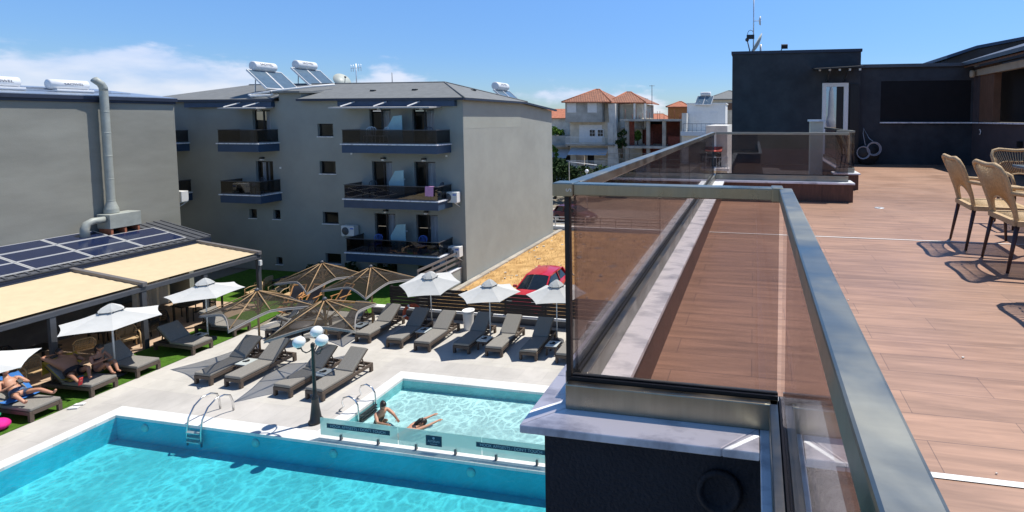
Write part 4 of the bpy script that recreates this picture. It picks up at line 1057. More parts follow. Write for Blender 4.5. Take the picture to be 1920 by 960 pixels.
for (x, y), rz, lab in [((-24.25, 14.75), 250, 'honey rattan armchair seen right of the white parasol pole under the pergola'), ((-24.35, 12.25), 265, 'honey rattan armchair behind the man with the blue towel'),
                        ((-24.9, 13.85), 60, 'honey rattan armchair turned away, behind the couple in pergola shade'), ((-24.7, 10.6), 200, 'honey rattan armchair at the left edge behind the blue towel'),
                        ((-24.6, 19.9), 160, 'rattan chair with pale cushion on the lawn behind the parasol'), ((-23.75, 20.4), 170, 'rattan chair facing the dark garden table, left'),
                        ((-22.55, 20.0), 185, 'rattan chair facing the dark garden table, right'), ((-25.15, 20.9), 95, 'rattan chair beyond the pergola corner post'), ((-23.0, 21.8), 20, 'rattan chair on the shaded far side of the garden table')]:
    place(rc, used, (x, y, .014), rz, lab); used = True
def garden_table(x, y, lab, m='black_metal', L=.8, W=.45, group='dark tables by the pergola'):
    t = thing('garden_table', lab, 'table', (x, y, .014), group)
    MB().box(x - L, x + L, y - W, y + W, .72, .75).build('table_top', m, t)
    for a in (-L + .08, L - .08):
        for b in (-W + .08, W - .08): MB().box(x + a - .03, x + a + .03, y + b - .03, y + b + .03, .014, .719).build('leg', 'black_metal', t)
garden_table(-23.7, 21.1, 'dark rectangular table on the lawn between rattan chairs')
garden_table(-25.4, 15.2, 'dark table under the pergola by the middle post', L=.45, W=.8)
garden_table(-25.6, 12.6, 'dark table deep in pergola shade behind the couple', L=.45, W=.8)
garden_table(-25.2, 17.9, 'dark table under the far end of the pergola', L=.45, W=.8)
bc = make_rattan('black_chair', 'black_metal', 'black_metal', '', 'chair', 'black metal chairs under the pergola'); used = False
for (x, y), rz, lab in [((-24.75, 16.1), 240, 'black metal chair under the pergola near the curtain'), ((-24.5, 15.5), 110, 'black metal chair by the middle pergola post'), ((-26.2, 15.4), 270, 'black metal chair behind the table by the middle post'),
                        ((-24.45, 17.6), 100, 'black metal chair between the far posts of the pergola'), ((-26.0, 17.9), 265, 'black metal chair behind the far pergola table'), ((-26.3, 12.6), 270, 'black metal chair deep in shade behind the far left table')]:
    place(bc, used, (x, y, .014), rz, lab); used = True
def make_deck_chair():
    c = thing('folding_deck_chair', '', 'deck chair', (0, 0, 0), 'orange wood folding chairs on the lawn')
    f = MB()
    for x in (-.28, .28):
        f.bar((x, .45, .02), (x, -.35, .95), .05, .03); f.bar((x * .9, -.4, .02), (x * .9, .5, .42), .05, .03); f.bar((x * 1.1, -.15, .55), (x * 1.1, .42, .55), .05, .03); f.bar((x * 1.1, .35, .54), (x * 1.05, .42, .38), .04, .03)
    f.bar((-.3, -.35, .95), (.3, -.35, .95), .05, .04); f.bar((-.28, .5, .42), (.28, .5, .42), .05, .04)
    f.build('frame', 'teak', c)
    n_ = 8; vs = []; fs = []
    for i in range(n_ + 1):
        t = i / n_; y = .48 - .8 * t; z = .40 - .22 * math.sin(math.pi * min(1, t * 1.15)) + .52 * t ** 1.6
        vs += [(-.26, y, z), (.26, y, z)]
    for i in range(n_): fs.append((2 * i, 2 * i + 1, 2 * i + 3, 2 * i + 2))
    MB().add(vs, fs, True).build('sling', 'swimwear', c); return c
dc = make_deck_chair(); used = False
for (x, y), rz, lab in [((-20.9, 18.55), 120, 'orange wood folding chair nearest the paving, with table flap'), ((-21.7, 19.55), 200, 'orange wood folding chair behind the left mesh parasol, left'), ((-20.9, 19.75), 185, 'orange wood folding chair behind the left mesh parasol, right'), ((-19.6, 20.1), 170, 'orange wood folding chair under the back left mesh parasol')]:
    place(dc, used, (x, y, .02), rz, lab); used = True

# ------------------------------------------------------------------ people
def body(name, J, parent, m, fat=1.0, hands=True):
    """one continuous skin; J: joint name -> point"""
    order = ['pelvis', 'belly', 'chest', 'neck', 'head0']
    E_ = [('pelvis', 'belly'), ('belly', 'chest'), ('chest', 'neck'), ('neck', 'head0')]
    rad = dict(pelvis=.145 * fat, belly=.135 * fat, chest=.15 * fat, neck=.06, head0=.07)
    for s_ in 'lr':
        E_ += [('chest', 'sh' + s_), ('sh' + s_, 'el' + s_), ('el' + s_, 'wr' + s_), ('wr' + s_, 'ha' + s_), ('pelvis', 'hip' + s_), ('hip' + s_, 'kn' + s_), ('kn' + s_, 'an' + s_), ('an' + s_, 'to' + s_)]
        rad.update({'sh' + s_: .068 * fat, 'el' + s_: .045, 'wr' + s_: .030, 'ha' + s_: .036, 'hip' + s_: .098 * fat, 'kn' + s_: .060, 'an' + s_: .038, 'to' + s_: .032})
        J['ha' + s_] = V(J['wr' + s_]) + (V(J['wr' + s_]) - V(J['el' + s_])).normalized() * .085
    ks = list(J.keys()); ks = ['pelvis'] + [k for k in ks if k not in ('pelvis', 'head', 'face')]
    org = V(parent['_o'])
    me = bpy.data.meshes.new(name); me.from_pydata([V(J[k]) - org for k in ks], [(ks.index(a), ks.index(b)) for a, b in E_], [])
    ob = bpy.data.objects.new(name, me); COL.objects.link(ob)
    sk_ = ob.modifiers.new('skin', 'SKIN'); sk_.use_smooth_shade = True
    for i, k in enumerate(ks):
        d = me.skin_vertices[0].data[i]; d.radius = (rad[k], rad[k] * (.78 if k in ('pelvis', 'belly', 'chest') else 1)); d.use_root = (k == 'pelvis')
    sb = ob.modifiers.new('sub', 'SUBSURF'); sb.levels = 2; sb.render_levels = 2
    dg = bpy.context.evaluated_depsgraph_get(); ev = ob.evaluated_get(dg)
    m2 = bpy.data.meshes.new_from_object(ev)
    mb = MB(); mb.add([v.co + org for v in m2.vertices], [tuple(p.vertices) for p in m2.polygons], True)
    bpy.data.objects.remove(ob)
    # head with face, fingers
    h = V(J['head']); nk = V(J['neck']); up = (h - nk).normalized(); fwd = V(J.get('face', (0, -1, 0))) - h if 'face' in J else V((0, -1, 0))
    fwd = (fwd - up * fwd.dot(up)).normalized(); sd = up.cross(fwd)
    def pt(a, b, c): return h + sd * a + fwd * b + up * c
    n_, k_ = 14, 10; vs = []
    for i in range(k_ + 1):
        th = math.pi * (i + .02) / (k_ + .04)
        for j in range(n_):
            ph = 2 * math.pi * j / n_; x = math.sin(th) * math.cos(ph); y = math.sin(th) * math.sin(ph); z = math.cos(th)
            t = 1 - .22 * max(0, -z); yy = y * .098 * t + (.012 if z < -.3 and y > 0 else 0)
            if abs(x) < .25 and y > .7 and -.45 < z < .15: yy += .018
            vs.append(pt(x * .074 * t, yy, z * .115))
    mb.add(vs, [(i * n_ + j, (i + 1) * n_ + j, (i + 1) * n_ + (j + 1) % n_, i * n_ + (j + 1) % n_) for i in range(k_) for j in range(n_)], True)
    for q in (-1, 1): mb.sphere(pt(q * .076, -.005, -.005), .022, 8, (.5, 1, 1.3))
    for s_ in 'lr':
        w_ = V(J['ha' + s_]); d = (w_ - V(J['wr' + s_])).normalized(); sd2 = d.cross(V((0, 0, 1)))
        if sd2.length < .1: sd2 = d.cross(V((1, 0, 0)))
        sd2.normalize(); dn = d.cross(sd2)
        if dn.z > 0: dn = -dn
        for q, ln in ((-.027, .062), (-.009, .074), (.009, .078), (.027, .068)):
            b0 = w_ + sd2 * q; mb.tube([b0, b0 + d * ln * .55 + dn * .006, b0 + d * ln * .9 + dn * .028], [.010, .009, .007], 6)
        b0 = w_ - d * .05 + sd2 * .03; mb.tube([b0, b0 + sd2 * .03 + d * .03, b0 + sd2 * .03 + d * .06 + dn * .01], [.012, .011, .008], 6)
    return mb.build(name, m, parent), pt
def hair(parent, pt, long=0):
    mb = MB(); n_, k_ = 14, 6; vs = []
    for i in range(k_ + 1):
        th = math.pi * .58 * (i + .02) / k_
        for j in range(n_):
            ph = 2 * math.pi * j / n_; x = math.sin(th) * math.cos(ph); y = math.sin(th) * math.sin(ph); z = math.cos(th)
            lift = max(0, y) * .55 * (i / k_)
            vs.append(pt(x * .084, y * .108 - .006, z * .122 + lift * .06 + .004))
    mb.add(vs, [(i * n_ + j, (i + 1) * n_ + j, (i + 1) * n_ + (j + 1) % n_, i * n_ + (j + 1) % n_) for i in range(k_) for j in range(n_)], True)
    if long: mb.tube([pt(0, -.09, .06), pt(0, -.12, -.02), pt(.01, -.11, -.14), pt(.02, -.09, -.14 - long)], [.05, .06, .055, .03], 8)
    return mb.build('hair', 'hair', parent)
def wrap(name, m, parent, rings):
    """garment: closed tube of rings (centre, radius_a, radius_b, axis dir)"""
    mb = MB(); n_ = 14; vs = []
    for c, ra, rb, ax, sd in rings:
        c, ax, sd = V(c), V(ax).normalized(), V(sd).normalized(); o_ = ax.cross(sd)
        for j in range(n_): a = 2 * math.pi * j / n_; vs.append(c + sd * ra * math.cos(a) + o_ * rb * math.sin(a))
    mb.add(vs, [(i * n_ + j, (i + 1) * n_ + j, (i + 1) * n_ + (j + 1) % n_, i * n_ + (j + 1) % n_) for i in range(len(rings) - 1) for j in range(n_)], True)
    return mb.build(name, m, parent)
def towel_on(name, m, label, pts_a, pts_b, cat='towel'):
    """cloth strip between two polylines"""
    mb = MB(); k_ = 10; vs = []; n_ = len(pts_a)
    for i in range(n_):
        for j in range(k_ + 1):
            p = V(pts_a[i]).lerp(V(pts_b[i]), j / k_); p.z += .012 * math.sin(j * 2.1 + i * 1.3); vs.append(p)
    mb.add(vs, [(i * (k_ + 1) + j, i * (k_ + 1) + j + 1, (i + 1) * (k_ + 1) + j + 1, (i + 1) * (k_ + 1) + j) for i in range(n_ - 1) for j in range(k_)], True)
    return solo(name, mb, m, label, cat)
# man on the blue towel: lounger axis runs from x=-21.25 (foot) to -23.25 (head), y centre 10.88
yb = 10.88
towel_on('towel', 'blue_towel', 'bright blue towel over the raised back of the lounger at the left edge',
         [(-22.1, yb - .37, .50), (-22.45, yb - .38, .52), (-22.78, yb - .40, .80), (-23.10, yb - .40, 1.06), (-23.16, yb - .39, .75)], [(-22.1, yb + .37, .50), (-22.45, yb + .38, .52), (-22.78, yb + .40, .80), (-23.10, yb + .40, 1.06), (-23.16, yb + .39, .75)])
t = thing('person', 'man in navy patterned trunks lying on the blue towel lounger looking at a phone', 'person', (-22.3, yb, .5))
J = dict(pelvis=(-22.36, yb, .62), belly=(-22.50, yb, .74), chest=(-22.70, yb, .92), neck=(-22.83, yb, 1.10), head0=(-22.84, yb, 1.17), head=(-22.83, yb, 1.27), face=(-22.4, yb, 1.1),
         shl=(-22.74, yb + .20, 1.0), ell=(-22.50, yb + .30, .80), wrl=(-22.32, yb + .12, .93), shr=(-22.74, yb - .20, 1.0), elr=(-22.50, yb - .30, .80), wrr=(-22.32, yb - .12, .93),
         hipl=(-22.30, yb + .10, .60), knl=(-21.90, yb + .22, .66), anl=(-21.48, yb + .30, .53), tol=(-21.44, yb + .33, .66), hipr=(-22.30, yb - .10, .60), knr=(-21.95, yb - .27, .74), anr=(-21.60, yb - .24, .52), tor=(-21.52, yb - .26, .62))
bd, pt = body('body', J, t, 'skin'); hair(t, pt)
X_ = (1, 0, .1); Y_ = (0, 1, 0)
wrap('swim_trunks', 'trunks', t, [((-22.46, yb, .70), .165, .135, (1, 0, -.7), Y_), ((-22.36, yb, .625), .19, .145, (1, 0, -.3), Y_), ((-22.25, yb, .61), .20, .125, X_, Y_)])
for s_, q in (('l', 1), ('r', -1)):
    a, b_ = V(J['hip' + s_]), V(J['kn' + s_]); d = b_ - a
    wrap('trunk_leg', 'trunks', t, [(a, .118, .118, d, (0, 1, 0)), (a + d * .25, .115, .115, d, (0, 1, 0)), (a + d * .42, .11, .11, d, (0, 1, 0))])
ph = MB().obox((-22.26, yb, 1.0), (.02, 0, .03), (0, .045, 0), (.06, 0, -.04)); tag(ph.build('phone', 'black', base='auto'), 'black phone held by the man on the blue towel', 'phone')
# couple on the lounger under the second parasol
yb = 12.22
towel_on('towel', 'yellow_towel', 'yellow towel with blue flowers over the lounger back behind the reclining man',
         [(-21.95, yb - .40, .50), (-22.42, yb - .40, .52), (-22.78, yb - .42, .82), (-23.10, yb - .42, 1.06), (-23.16, yb - .40, .6)], [(-21.95, yb + .12, .50), (-22.42, yb + .14, .52), (-22.78, yb + .38, .82), (-23.10, yb + .40, 1.06), (-23.16, yb + .38, .6)])
t = thing('person', 'heavy man in dark shorts reclining in parasol shade with an arm behind his head', 'person', (-22.4, yb - .12, .5))
ym = yb - .10
J = dict(pelvis=(-22.36, ym, .64), belly=(-22.48, ym, .78), chest=(-22.70, ym, .98), neck=(-22.86, ym, 1.13), head0=(-22.89, ym, 1.19), head=(-22.92, ym, 1.29), face=(-22.4, ym + .1, 1.3),
         shl=(-22.76, ym + .23, 1.04), ell=(-22.52, ym + .38, .86), wrl=(-22.34, ym + .22, .86), shr=(-22.78, ym - .23, 1.05), elr=(-22.90, ym - .42, 1.28), wrr=(-22.97, ym - .17, 1.24),
         hipl=(-22.28, ym + .12, .62), knl=(-21.88, ym + .10, .80), anl=(-21.58, ym - .05, .54), tol=(-21.46, ym - .08, .60), hipr=(-22.28, ym - .12, .62), knr=(-21.92, ym - .30, .72), anr=(-21.56, ym - .33, .54), tor=(-21.44, ym - .34, .62))
bd, pt = body('body', J, t, 'skin_tan', 1.28); hair(t, pt)
wrap('shorts', 'swimwear', t, [((-22.44, ym, .72), .21, .17, (1, 0, -.7), Y_), ((-22.34, ym, .64), .235, .175, (1, 0, -.3), Y_), ((-22.20, ym, .63), .235, .15, X_, Y_)])
for s_, q in (('l', 1), ('r', -1)):
    a, b_ = V(J['hip' + s_]), V(J['kn' + s_]); d = b_ - a
    wrap('shorts_leg', 'swimwear', t, [(a, .145, .145, d, (0, 1, 0)), (a + d * .3, .14, .14, d, (0, 1, 0)), (a + d * .5, .13, .13, d, (0, 1, 0))])
for s_ in 'r':
    a, b_ = V(J['an' + s_]), V(J['to' + s_]); MB().obox((a + b_) / 2 + V((.03, 0, 0)), (.02, 0, .0), (0, .05, 0), (.03, 0, .13)).build('flip_flop', 'red_shoe', t, bevel=.015)
t = thing('person', 'woman in black bikini sitting beside the reclining man in parasol shade', 'person', (-22.0, yb + .3, .42))
yw = yb + .33
J = dict(pelvis=(-22.05, yw, .55), belly=(-22.10, yw + .02, .72), chest=(-22.12, yw + .05, .92), neck=(-22.10, yw + .08, 1.10), head0=(-22.08, yw + .09, 1.16), head=(-22.06, yw + .10, 1.26), face=(-21.6, yw + .15, 1.2),
         shl=(-22.12, yw + .23, 1.02), ell=(-21.96, yw + .30, .80), wrl=(-21.78, yw + .18, .88), shr=(-22.14, yw - .12, 1.02), elr=(-21.98, yw - .16, .80), wrr=(-21.78, yw + .04, .88),
         hipl=(-21.98, yw + .10, .53), knl=(-21.66, yw + .20, .80), anl=(-21.42, yw + .14, .48), tol=(-21.30, yw + .14, .47), hipr=(-21.98, yw - .08, .53), knr=(-21.66, yw + .0, .78), anr=(-21.42, yw + .0, .48), tor=(-21.30, yw + .0, .47))
bd, pt = body('body', J, t, 'skin_tan', .88); hair(t, pt, .1)
wrap('bikini_top', 'swimwear', t, [((-22.12, yw + .045, .86), .135, .115, (0, .15, 1), Y_), ((-22.12, yw + .05, .92), .142, .122, (0, .15, 1), Y_)])
wrap('bikini_bottom', 'swimwear', t, [((-22.07, yw, .62), .135, .115, (0, 0, 1), Y_), ((-22.04, yw, .54), .16, .14, (0, 0, 1), Y_), ((-22.0, yw, .47), .12, .11, (0, 0, 1), Y_)])
# swimmers in the children's pool
t = thing('person', 'dark haired woman standing in the children\'s pool leaning forward with arms out', 'person', (-11.45, 12.75, -.6))
x, y = -11.42, 12.80
J = dict(pelvis=(x, y, -.28), belly=(x + .05, y - .01, -.08), chest=(x + .12, y - .03, .12), neck=(x + .20, y - .04, .28), head0=(x + .215, y - .045, .33), head=(x + .24, y - .05, .43), face=(x + .6, y - .3, .30),
         shl=(x + .18, y + .16, .20), ell=(x + .42, y + .14, .06), wrl=(x + .64, y + .02, .0), shr=(x + .08, y - .19, .20), elr=(x + .26, y - .32, .04), wrr=(x + .50, y - .26, -.02),
         hipl=(x, y + .09, -.30), knl=(x + .22, y + .12, -.50), anl=(x - .1, y + .12, -.56), tol=(x - .2, y + .12, -.58), hipr=(x, y - .09, -.30), knr=(x + .22, y - .1, -.50), anr=(x - .1, y - .1, -.56), tor=(x - .2, y - .1, -.58))
for k_ in J: J[k_] = V(J[k_]) - V((0, 0, .15)) if k_[:2] not in ('kn', 'an', 'to') else V(J[k_]) + V((0, 0, .20))
bd, pt = body('body', J, t, 'skin', .9); hair(t, pt, .2)
wrap('swimsuit', 'swimwear', t, [((x + .10, y - .02, -.09), .14, .125, (.35, 0, 1), Y_), ((x + .04, y - .01, -.22), .135, .12, (.25, 0, 1), Y_), ((x, y, -.33), .15, .13, (0, 0, 1), Y_)])
t = thing('person', 'swimmer floating face down in the children\'s pool with an arm stretched forward', 'person', (-9.75, 12.3, -.2))
x, y = -9.80, 12.42
J = dict(pelvis=(x - .38, y - .42, -.20), belly=(x - .26, y - .28, -.13), chest=(x - .12, y - .12, -.08), neck=(x + .02, y + .06, -.06), head0=(x + .05, y + .1, -.04), head=(x + .10, y + .15, -.0), face=(x + .2, y + .2, -.3),
         shl=(x - .20, y + .06, -.05), ell=(x - .02, y + .34, -.03), wrl=(x + .14, y + .56, -.02), shr=(x + .08, y - .14, -.06), elr=(x + .30, y + .10, -.04), wrr=(x + .46, y + .32, -.02),
         hipl=(x - .46, y - .38, -.22), knl=(x - .66, y - .60, -.30), anl=(x - .86, y - .52, -.36), tol=(x - .96, y - .56, -.4), hipr=(x - .34, y - .48, -.22), knr=(x - .5, y - .64, -.30), anr=(x - .72, y - .62, -.36), tor=(x - .82, y - .66, -.4))
bd, pt = body('body', J, t, 'skin', .85); hair(t, pt, .12)
wrap('swimsuit', 'swimwear', t, [((x - .02, y - .0, -.075), .13, .10, (1, 1.1, 0), (1, -1, 0)), ((x - .08, y - .07, -.08), .14, .10, (1, 1.1, 0), (1, -1, 0))])
# bag and things on the turf
mb = MB(); mb.sphere((-21.75, 10.12, .16), .24, 14, (1.5, 1, .68)); mb.sphere((-22.0, 9.95, .25), .14, 10, (1.2, 1, .9)); solo('beach_bag', mb, 'magenta', 'bright magenta beach bag on the turf by the blue towel lounger', 'bag')
mb = MB(); mb.sphere((-22.0, 10.2, .36), .13, 10, (1.3, 1, .6)); solo('green_cloth', mb, 'green_cloth', 'crumpled green cloth on top of the magenta bag', 'cloth')
mb = MB(); mb.obox((-21.05, 11.5, .03), (.12, .05, 0), (-.02, .05, 0), (0, 0, .018)); mb.obox((-20.98, 11.32, .03), (.12, .05, 0), (-.02, .05, 0), (0, 0, .018)); solo('slippers', mb, 'white', 'pair of pale slippers on the turf beside the man\'s lounger', 'slippers')

# ------------------------------------------------------------------ cars
def make_car(label, paint, loc, rz, sc=1.0):
    c = thing('parked_car', label, 'car', (0, 0, 0))
    # length along y (nose at -y), half width w at stations
    def skinbody(sts):
        vs = []; fs = []
        for y, prof in sts:
            for x, z in prof: vs.append((x, y, z))
        n_ = len(sts[0][1])
        for i in range(len(sts) - 1):
            for j in range(n_ - 1): a = i * n_ + j; fs.append((a, a + n_, a + n_ + 1, a + 1))
        fs.append(tuple(range(n_))); fs.append(tuple(range((len(sts) - 1) * n_, len(sts) * n_))[::-1])
        return vs, fs
    def prof(w, zb, zs, zt, wt):  # belt section right to left
        h = [(w * .93, zb), (w, zb + .12), (w, (zb + zs) / 2), (w * .985, zs), (wt, zt - .02), (wt * .55, zt + .015), (0, zt + .025)]
        return h + [(-x, z) for x, z in h[-2::-1]]
    sts = [(-1.98, prof(.66, .32, .52, .60, .52)), (-1.88, prof(.76, .22, .58, .72, .60)), (-1.6, prof(.83, .2, .68, .82, .66)), (-1.1, prof(.855, .2, .80, .93, .70)), (-.82, prof(.86, .2, .88, .98, .74)),
           (.2, prof(.86, .2, .93, .98, .80)), (1.0, prof(.86, .2, .96, 1.0, .80)), (1.6, prof(.84, .22, .95, 1.0, .76)), (1.9, prof(.78, .28, .90, .97, .70)), (1.98, prof(.70, .36, .80, .88, .62))]
    vs, fs = skinbody(sts); b_ = MB().add(vs, fs, True).build('body', paint, c)
    # cabin
    def ring(y, w, z): return [(w, y, z), (w * .97, y, z + .0), (-w, y, z)]
    rf = MB(); A = [(-.06, .60, 1.40), (.35, .62, 1.47), (1.0, .615, 1.47), (1.45, .58, 1.41)]
    vs = []; fs = []
    for y, w_, z in A: vs += [(w_, y, z - .03), (w_ * .6, y, z + .02), (0, y, z + .035), (-w_ * .6, y, z + .02), (-w_, y, z - .03)]
    for i in range(3):
        for j in range(4): a = i * 5 + j; fs.append((a, a + 5, a + 6, a + 1))
    rf.add(vs, fs, True); rf.build('roof', paint, c)
    MB().add([(.72, -.88, .975), (0, -.96, .985), (-.72, -.88, .975), (-.60, -.07, 1.375), (0, -.10, 1.43), (.60, -.07, 1.375)], [(0, 1, 4, 5), (1, 2, 3, 4)], True).build('windscreen', 'car_glass', c)
    MB().add([(.60, 1.46, 1.375), (-.60, 1.46, 1.375), (-.68, 1.82, .98), (.68, 1.82, .98)], [(0, 1, 2, 3)]).build('rear_window', 'car_glass', c)
    for s_ in (-1, 1):
        MB().add([(s_ * .80, -.70, .97), (s_ * .622, .02, 1.355), (s_ * .625, .62, 1.40), (s_ * .815, .62, .975)], [(0, 1, 2, 3)]).build('side_window', 'car_glass', c)
        MB().add([(s_ * .815, .70, .98), (s_ * .625, .70, 1.40), (s_ * .60, 1.25, 1.37), (s_ * .80, 1.45, .99)], [(0, 1, 2, 3)]).build('side_window', 'car_glass', c)
        p = MB(); p.bar((s_ * .745, -.86, .975), (s_ * .60, -.05, 1.40), .06, .05); p.bar((s_ * .82, .66, .96), (s_ * .62, .66, 1.42), .09, .03, (0, 1, 0)); p.bar((s_ * .74, 1.62, .98), (s_ * .59, 1.42, 1.39), .20, .06, (0, 1, .4)); p.bar((s_ * .61, -.05, 1.395), (s_ * .615, 1.42, 1.385), .06, .05)
        p.build('pillar', paint, c)
        m_ = MB().obox((s_ * .95, -.62, 1.0), (.10, 0, 0), (0, .05, 0), (0, 0, .065)).build('mirror', paint, c, bevel=.03)
        MB().obox((s_ * .62, -1.80, .66), (.15, s_ * .06, 0), (0, .07, .03), (0, -.03, .06)).build('headlight', 'clear_light', c, bevel=.02)
        MB().obox((s_ * .70, 1.86, .86), (.06, 0, 0), (0, .05, 0), (0, 0, .13)).build('tail_light', 'red_shoe', c)
        for y in (-1.25, 1.28):
            w_ = MB().lathe([(.20, -.09), (.30, -.10), (.31, -.06), (.31, .06), (.30, .10), (.20, .09)], (s_ * .78, y, .31), 22, 'x').build('wheel', 'tyre', c)
            MB().lathe([(.03, -.02), (.19, 0), (.2, .02), (.03, .03)], (s_ * .88, y, .31), 14, 'x').build('rim', 'alloy', w_)
            MB().lathe([(.36, -.008), (.36, .008)], (s_ * .862, y, .33), 22, 'x').build('wheel_arch', 'black', c)
        MB().bar((s_ * .868, .5, .84), (s_ * .868, .62, .84), .02, .03).build('door_handle', paint, c)
    MB().box(-.5, .5, -1.995, -1.96, .36, .48).build('grille', 'black', c); MB().box(-.26, .26, -2.005, -1.97, .5, .60).build('number_plate', 'white', c)
    MB().tube([(0, .9, 1.50), (0, 1.05, 1.68)], .008, 5).build('aerial', 'black', c)
    c.location = loc; c.rotation_euler = (0, 0, R(rz)); c.scale = (sc, sc, sc)
    return c
M['clear_light'] = mat('headlight_lens', (.6, .62, .65), .1, var=.05, spec=.8)
make_car('bright red hatchback parked on the dry lot behind the slat fence', 'red_car', (-10.42, 22.15, -.01), 0)
make_car('dark maroon car parked on the street beyond the dry lot', 'dark_red', (-15.6, 40.6, -.02), 75)

# ------------------------------------------------------------------ roof terrace of this building
ZT, ZM, ZC, ZR = 7.70, 8.03, 8.125, 8.865
tf = MB()
tf.face((-.55, 1.72, ZT), (.10, 1.72, ZT), (.10, 8.44, ZT), (-.55, 8.44, ZT)); tf.face((.10, -6, ZT), (9, -6, ZT), (9, 8.44, ZT), (.10, 8.44, ZT)); tf.face((1.64, 8.44, ZT), (9, 8.44, ZT), (9, 9.96, ZT), (1.64, 9.96, ZT)); tf.face((2.03, 9.96, ZT), (9, 9.96, ZT), (9, 15.9, ZT), (2.03, 15.9, ZT))
struct('terrace_floor', tf, 'planks')
struct('terrace_joints', MB().face((-.53, 5.91, ZT + .004), (6.5, 5.91, ZT + .004), (6.5, 5.932, ZT + .004), (-.53, 5.932, ZT + .004)).face((.22, 1.965, ZT + .004), (6.5, 1.965, ZT + .004), (6.5, 1.995, ZT + .004), (.22, 1.995, ZT + .004)), 'white')
mb = MB(); rnd = random.Random(5)
for i in range(34):
    x, y, r = rnd.uniform(.35, 4.5), rnd.uniform(1.6, 8.2), rnd.uniform(.002, .006); mb.obox((x, y, ZT + .005), (r, rnd.uniform(-r, r), 0), (-r * .5, r * .7, 0), (0, 0, .0015))
tag(mb.build('plaster_flecks', 'offwhite', base='auto'), kind='stuff')
hb = thing('terrace_building', 'dark rendered hotel block carrying the roof terrace with marble capped parapets', 'building', (3, 5, 0))
W_ = .0
# parapet walls (dark render outside), wood cladding inside, marble caps
mb = MB()
mb.box(-.74, -.0, 1.60, 1.80, 0, ZM - .032)            # outer wall facing the camera
mb.box(-.74, -.545, 1.80, 8.44, 0, ZM - .032)
mb.box(.06, .205, -6, 1.60, 0, ZM - .032); mb.box(-.0, .205, 1.60, 1.80, 0, ZM - .032)
mb.build('outer_wall', 'charcoal', hb)
mb = MB(); mb.lathe([(.075, 0), (.078, -.016), (.062, -.02), (.056, -.006), (.05, -.004), (.01, -.004)], (-.105, 1.5985, 7.83), 28, 'y'); mb.build('plaster_ring', 'charcoal', hb)
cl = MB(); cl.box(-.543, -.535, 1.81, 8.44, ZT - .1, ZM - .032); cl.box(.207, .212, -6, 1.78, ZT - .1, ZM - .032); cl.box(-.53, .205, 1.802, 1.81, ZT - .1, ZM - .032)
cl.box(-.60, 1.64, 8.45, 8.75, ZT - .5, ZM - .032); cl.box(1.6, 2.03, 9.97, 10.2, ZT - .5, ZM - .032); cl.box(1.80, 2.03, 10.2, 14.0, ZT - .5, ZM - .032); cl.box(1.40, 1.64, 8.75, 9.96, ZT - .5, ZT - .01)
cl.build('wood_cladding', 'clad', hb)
def slab(nm, *b):
    m_ = MB().box(*b); return m_.build('marble_cap', 'marble', hb, bevel=.004)
z0, z1 = ZM - .03, ZM
def slab_p(*pts):
    MB().prism([(*p, z0) for p in pts], (0, 0, .03)).build('marble_cap', 'marble', hb, bevel=.004)
slab_p((-.80, 1.525), (-.095, 1.525), (.028, 1.655), (.028, 1.86), (-.62, 1.86), (-.62, 1.70))
slab_p((-.80, 1.528), (-.623, 1.702), (-.623, 1.86), (-.80, 1.86))
slab_p((-.092, 1.525), (.028, 1.525), (.028, 1.652))
slab('b', .030, .26, -6, -.5, z0, z1); slab('b', .030, .26, -.498, .9, z0, z1); slab('b', .030, .26, .902, 1.86, z0, z1)
ys = [1.862, 2.9, 3.85, 4.9, 5.9, 6.9, 7.9, 8.40]
for a, b_ in zip(ys[:-1], ys[1:]): slab('c', -.80 - .0, -.495, a, b_ - .002, z0, z1)
slab('d', -.74, .4, 8.402, 8.82, z0, z1); slab('d', .402, 1.66, 8.402, 8.82, z0, z1); slab('e', 1.55, 2.06, 9.93, 10.25, z0, z1); slab('e', 1.77, 2.06, 10.252, 14, z0, z1)
# floor slab edge below the terrace
MB().box(.25, 9, -6, 15.8, 6.9, 7.66).build('floor_slab', 'charcoal', hb)
MB().box(.25, 9, 1, 15.8, 0, 6.89).build('lower_storeys', 'charcoal_wall', hb)
MB().box(-.5, .24, 2.0, 8.4, 0, 7.66).build('lower_bay', 'charcoal_wall', hb)

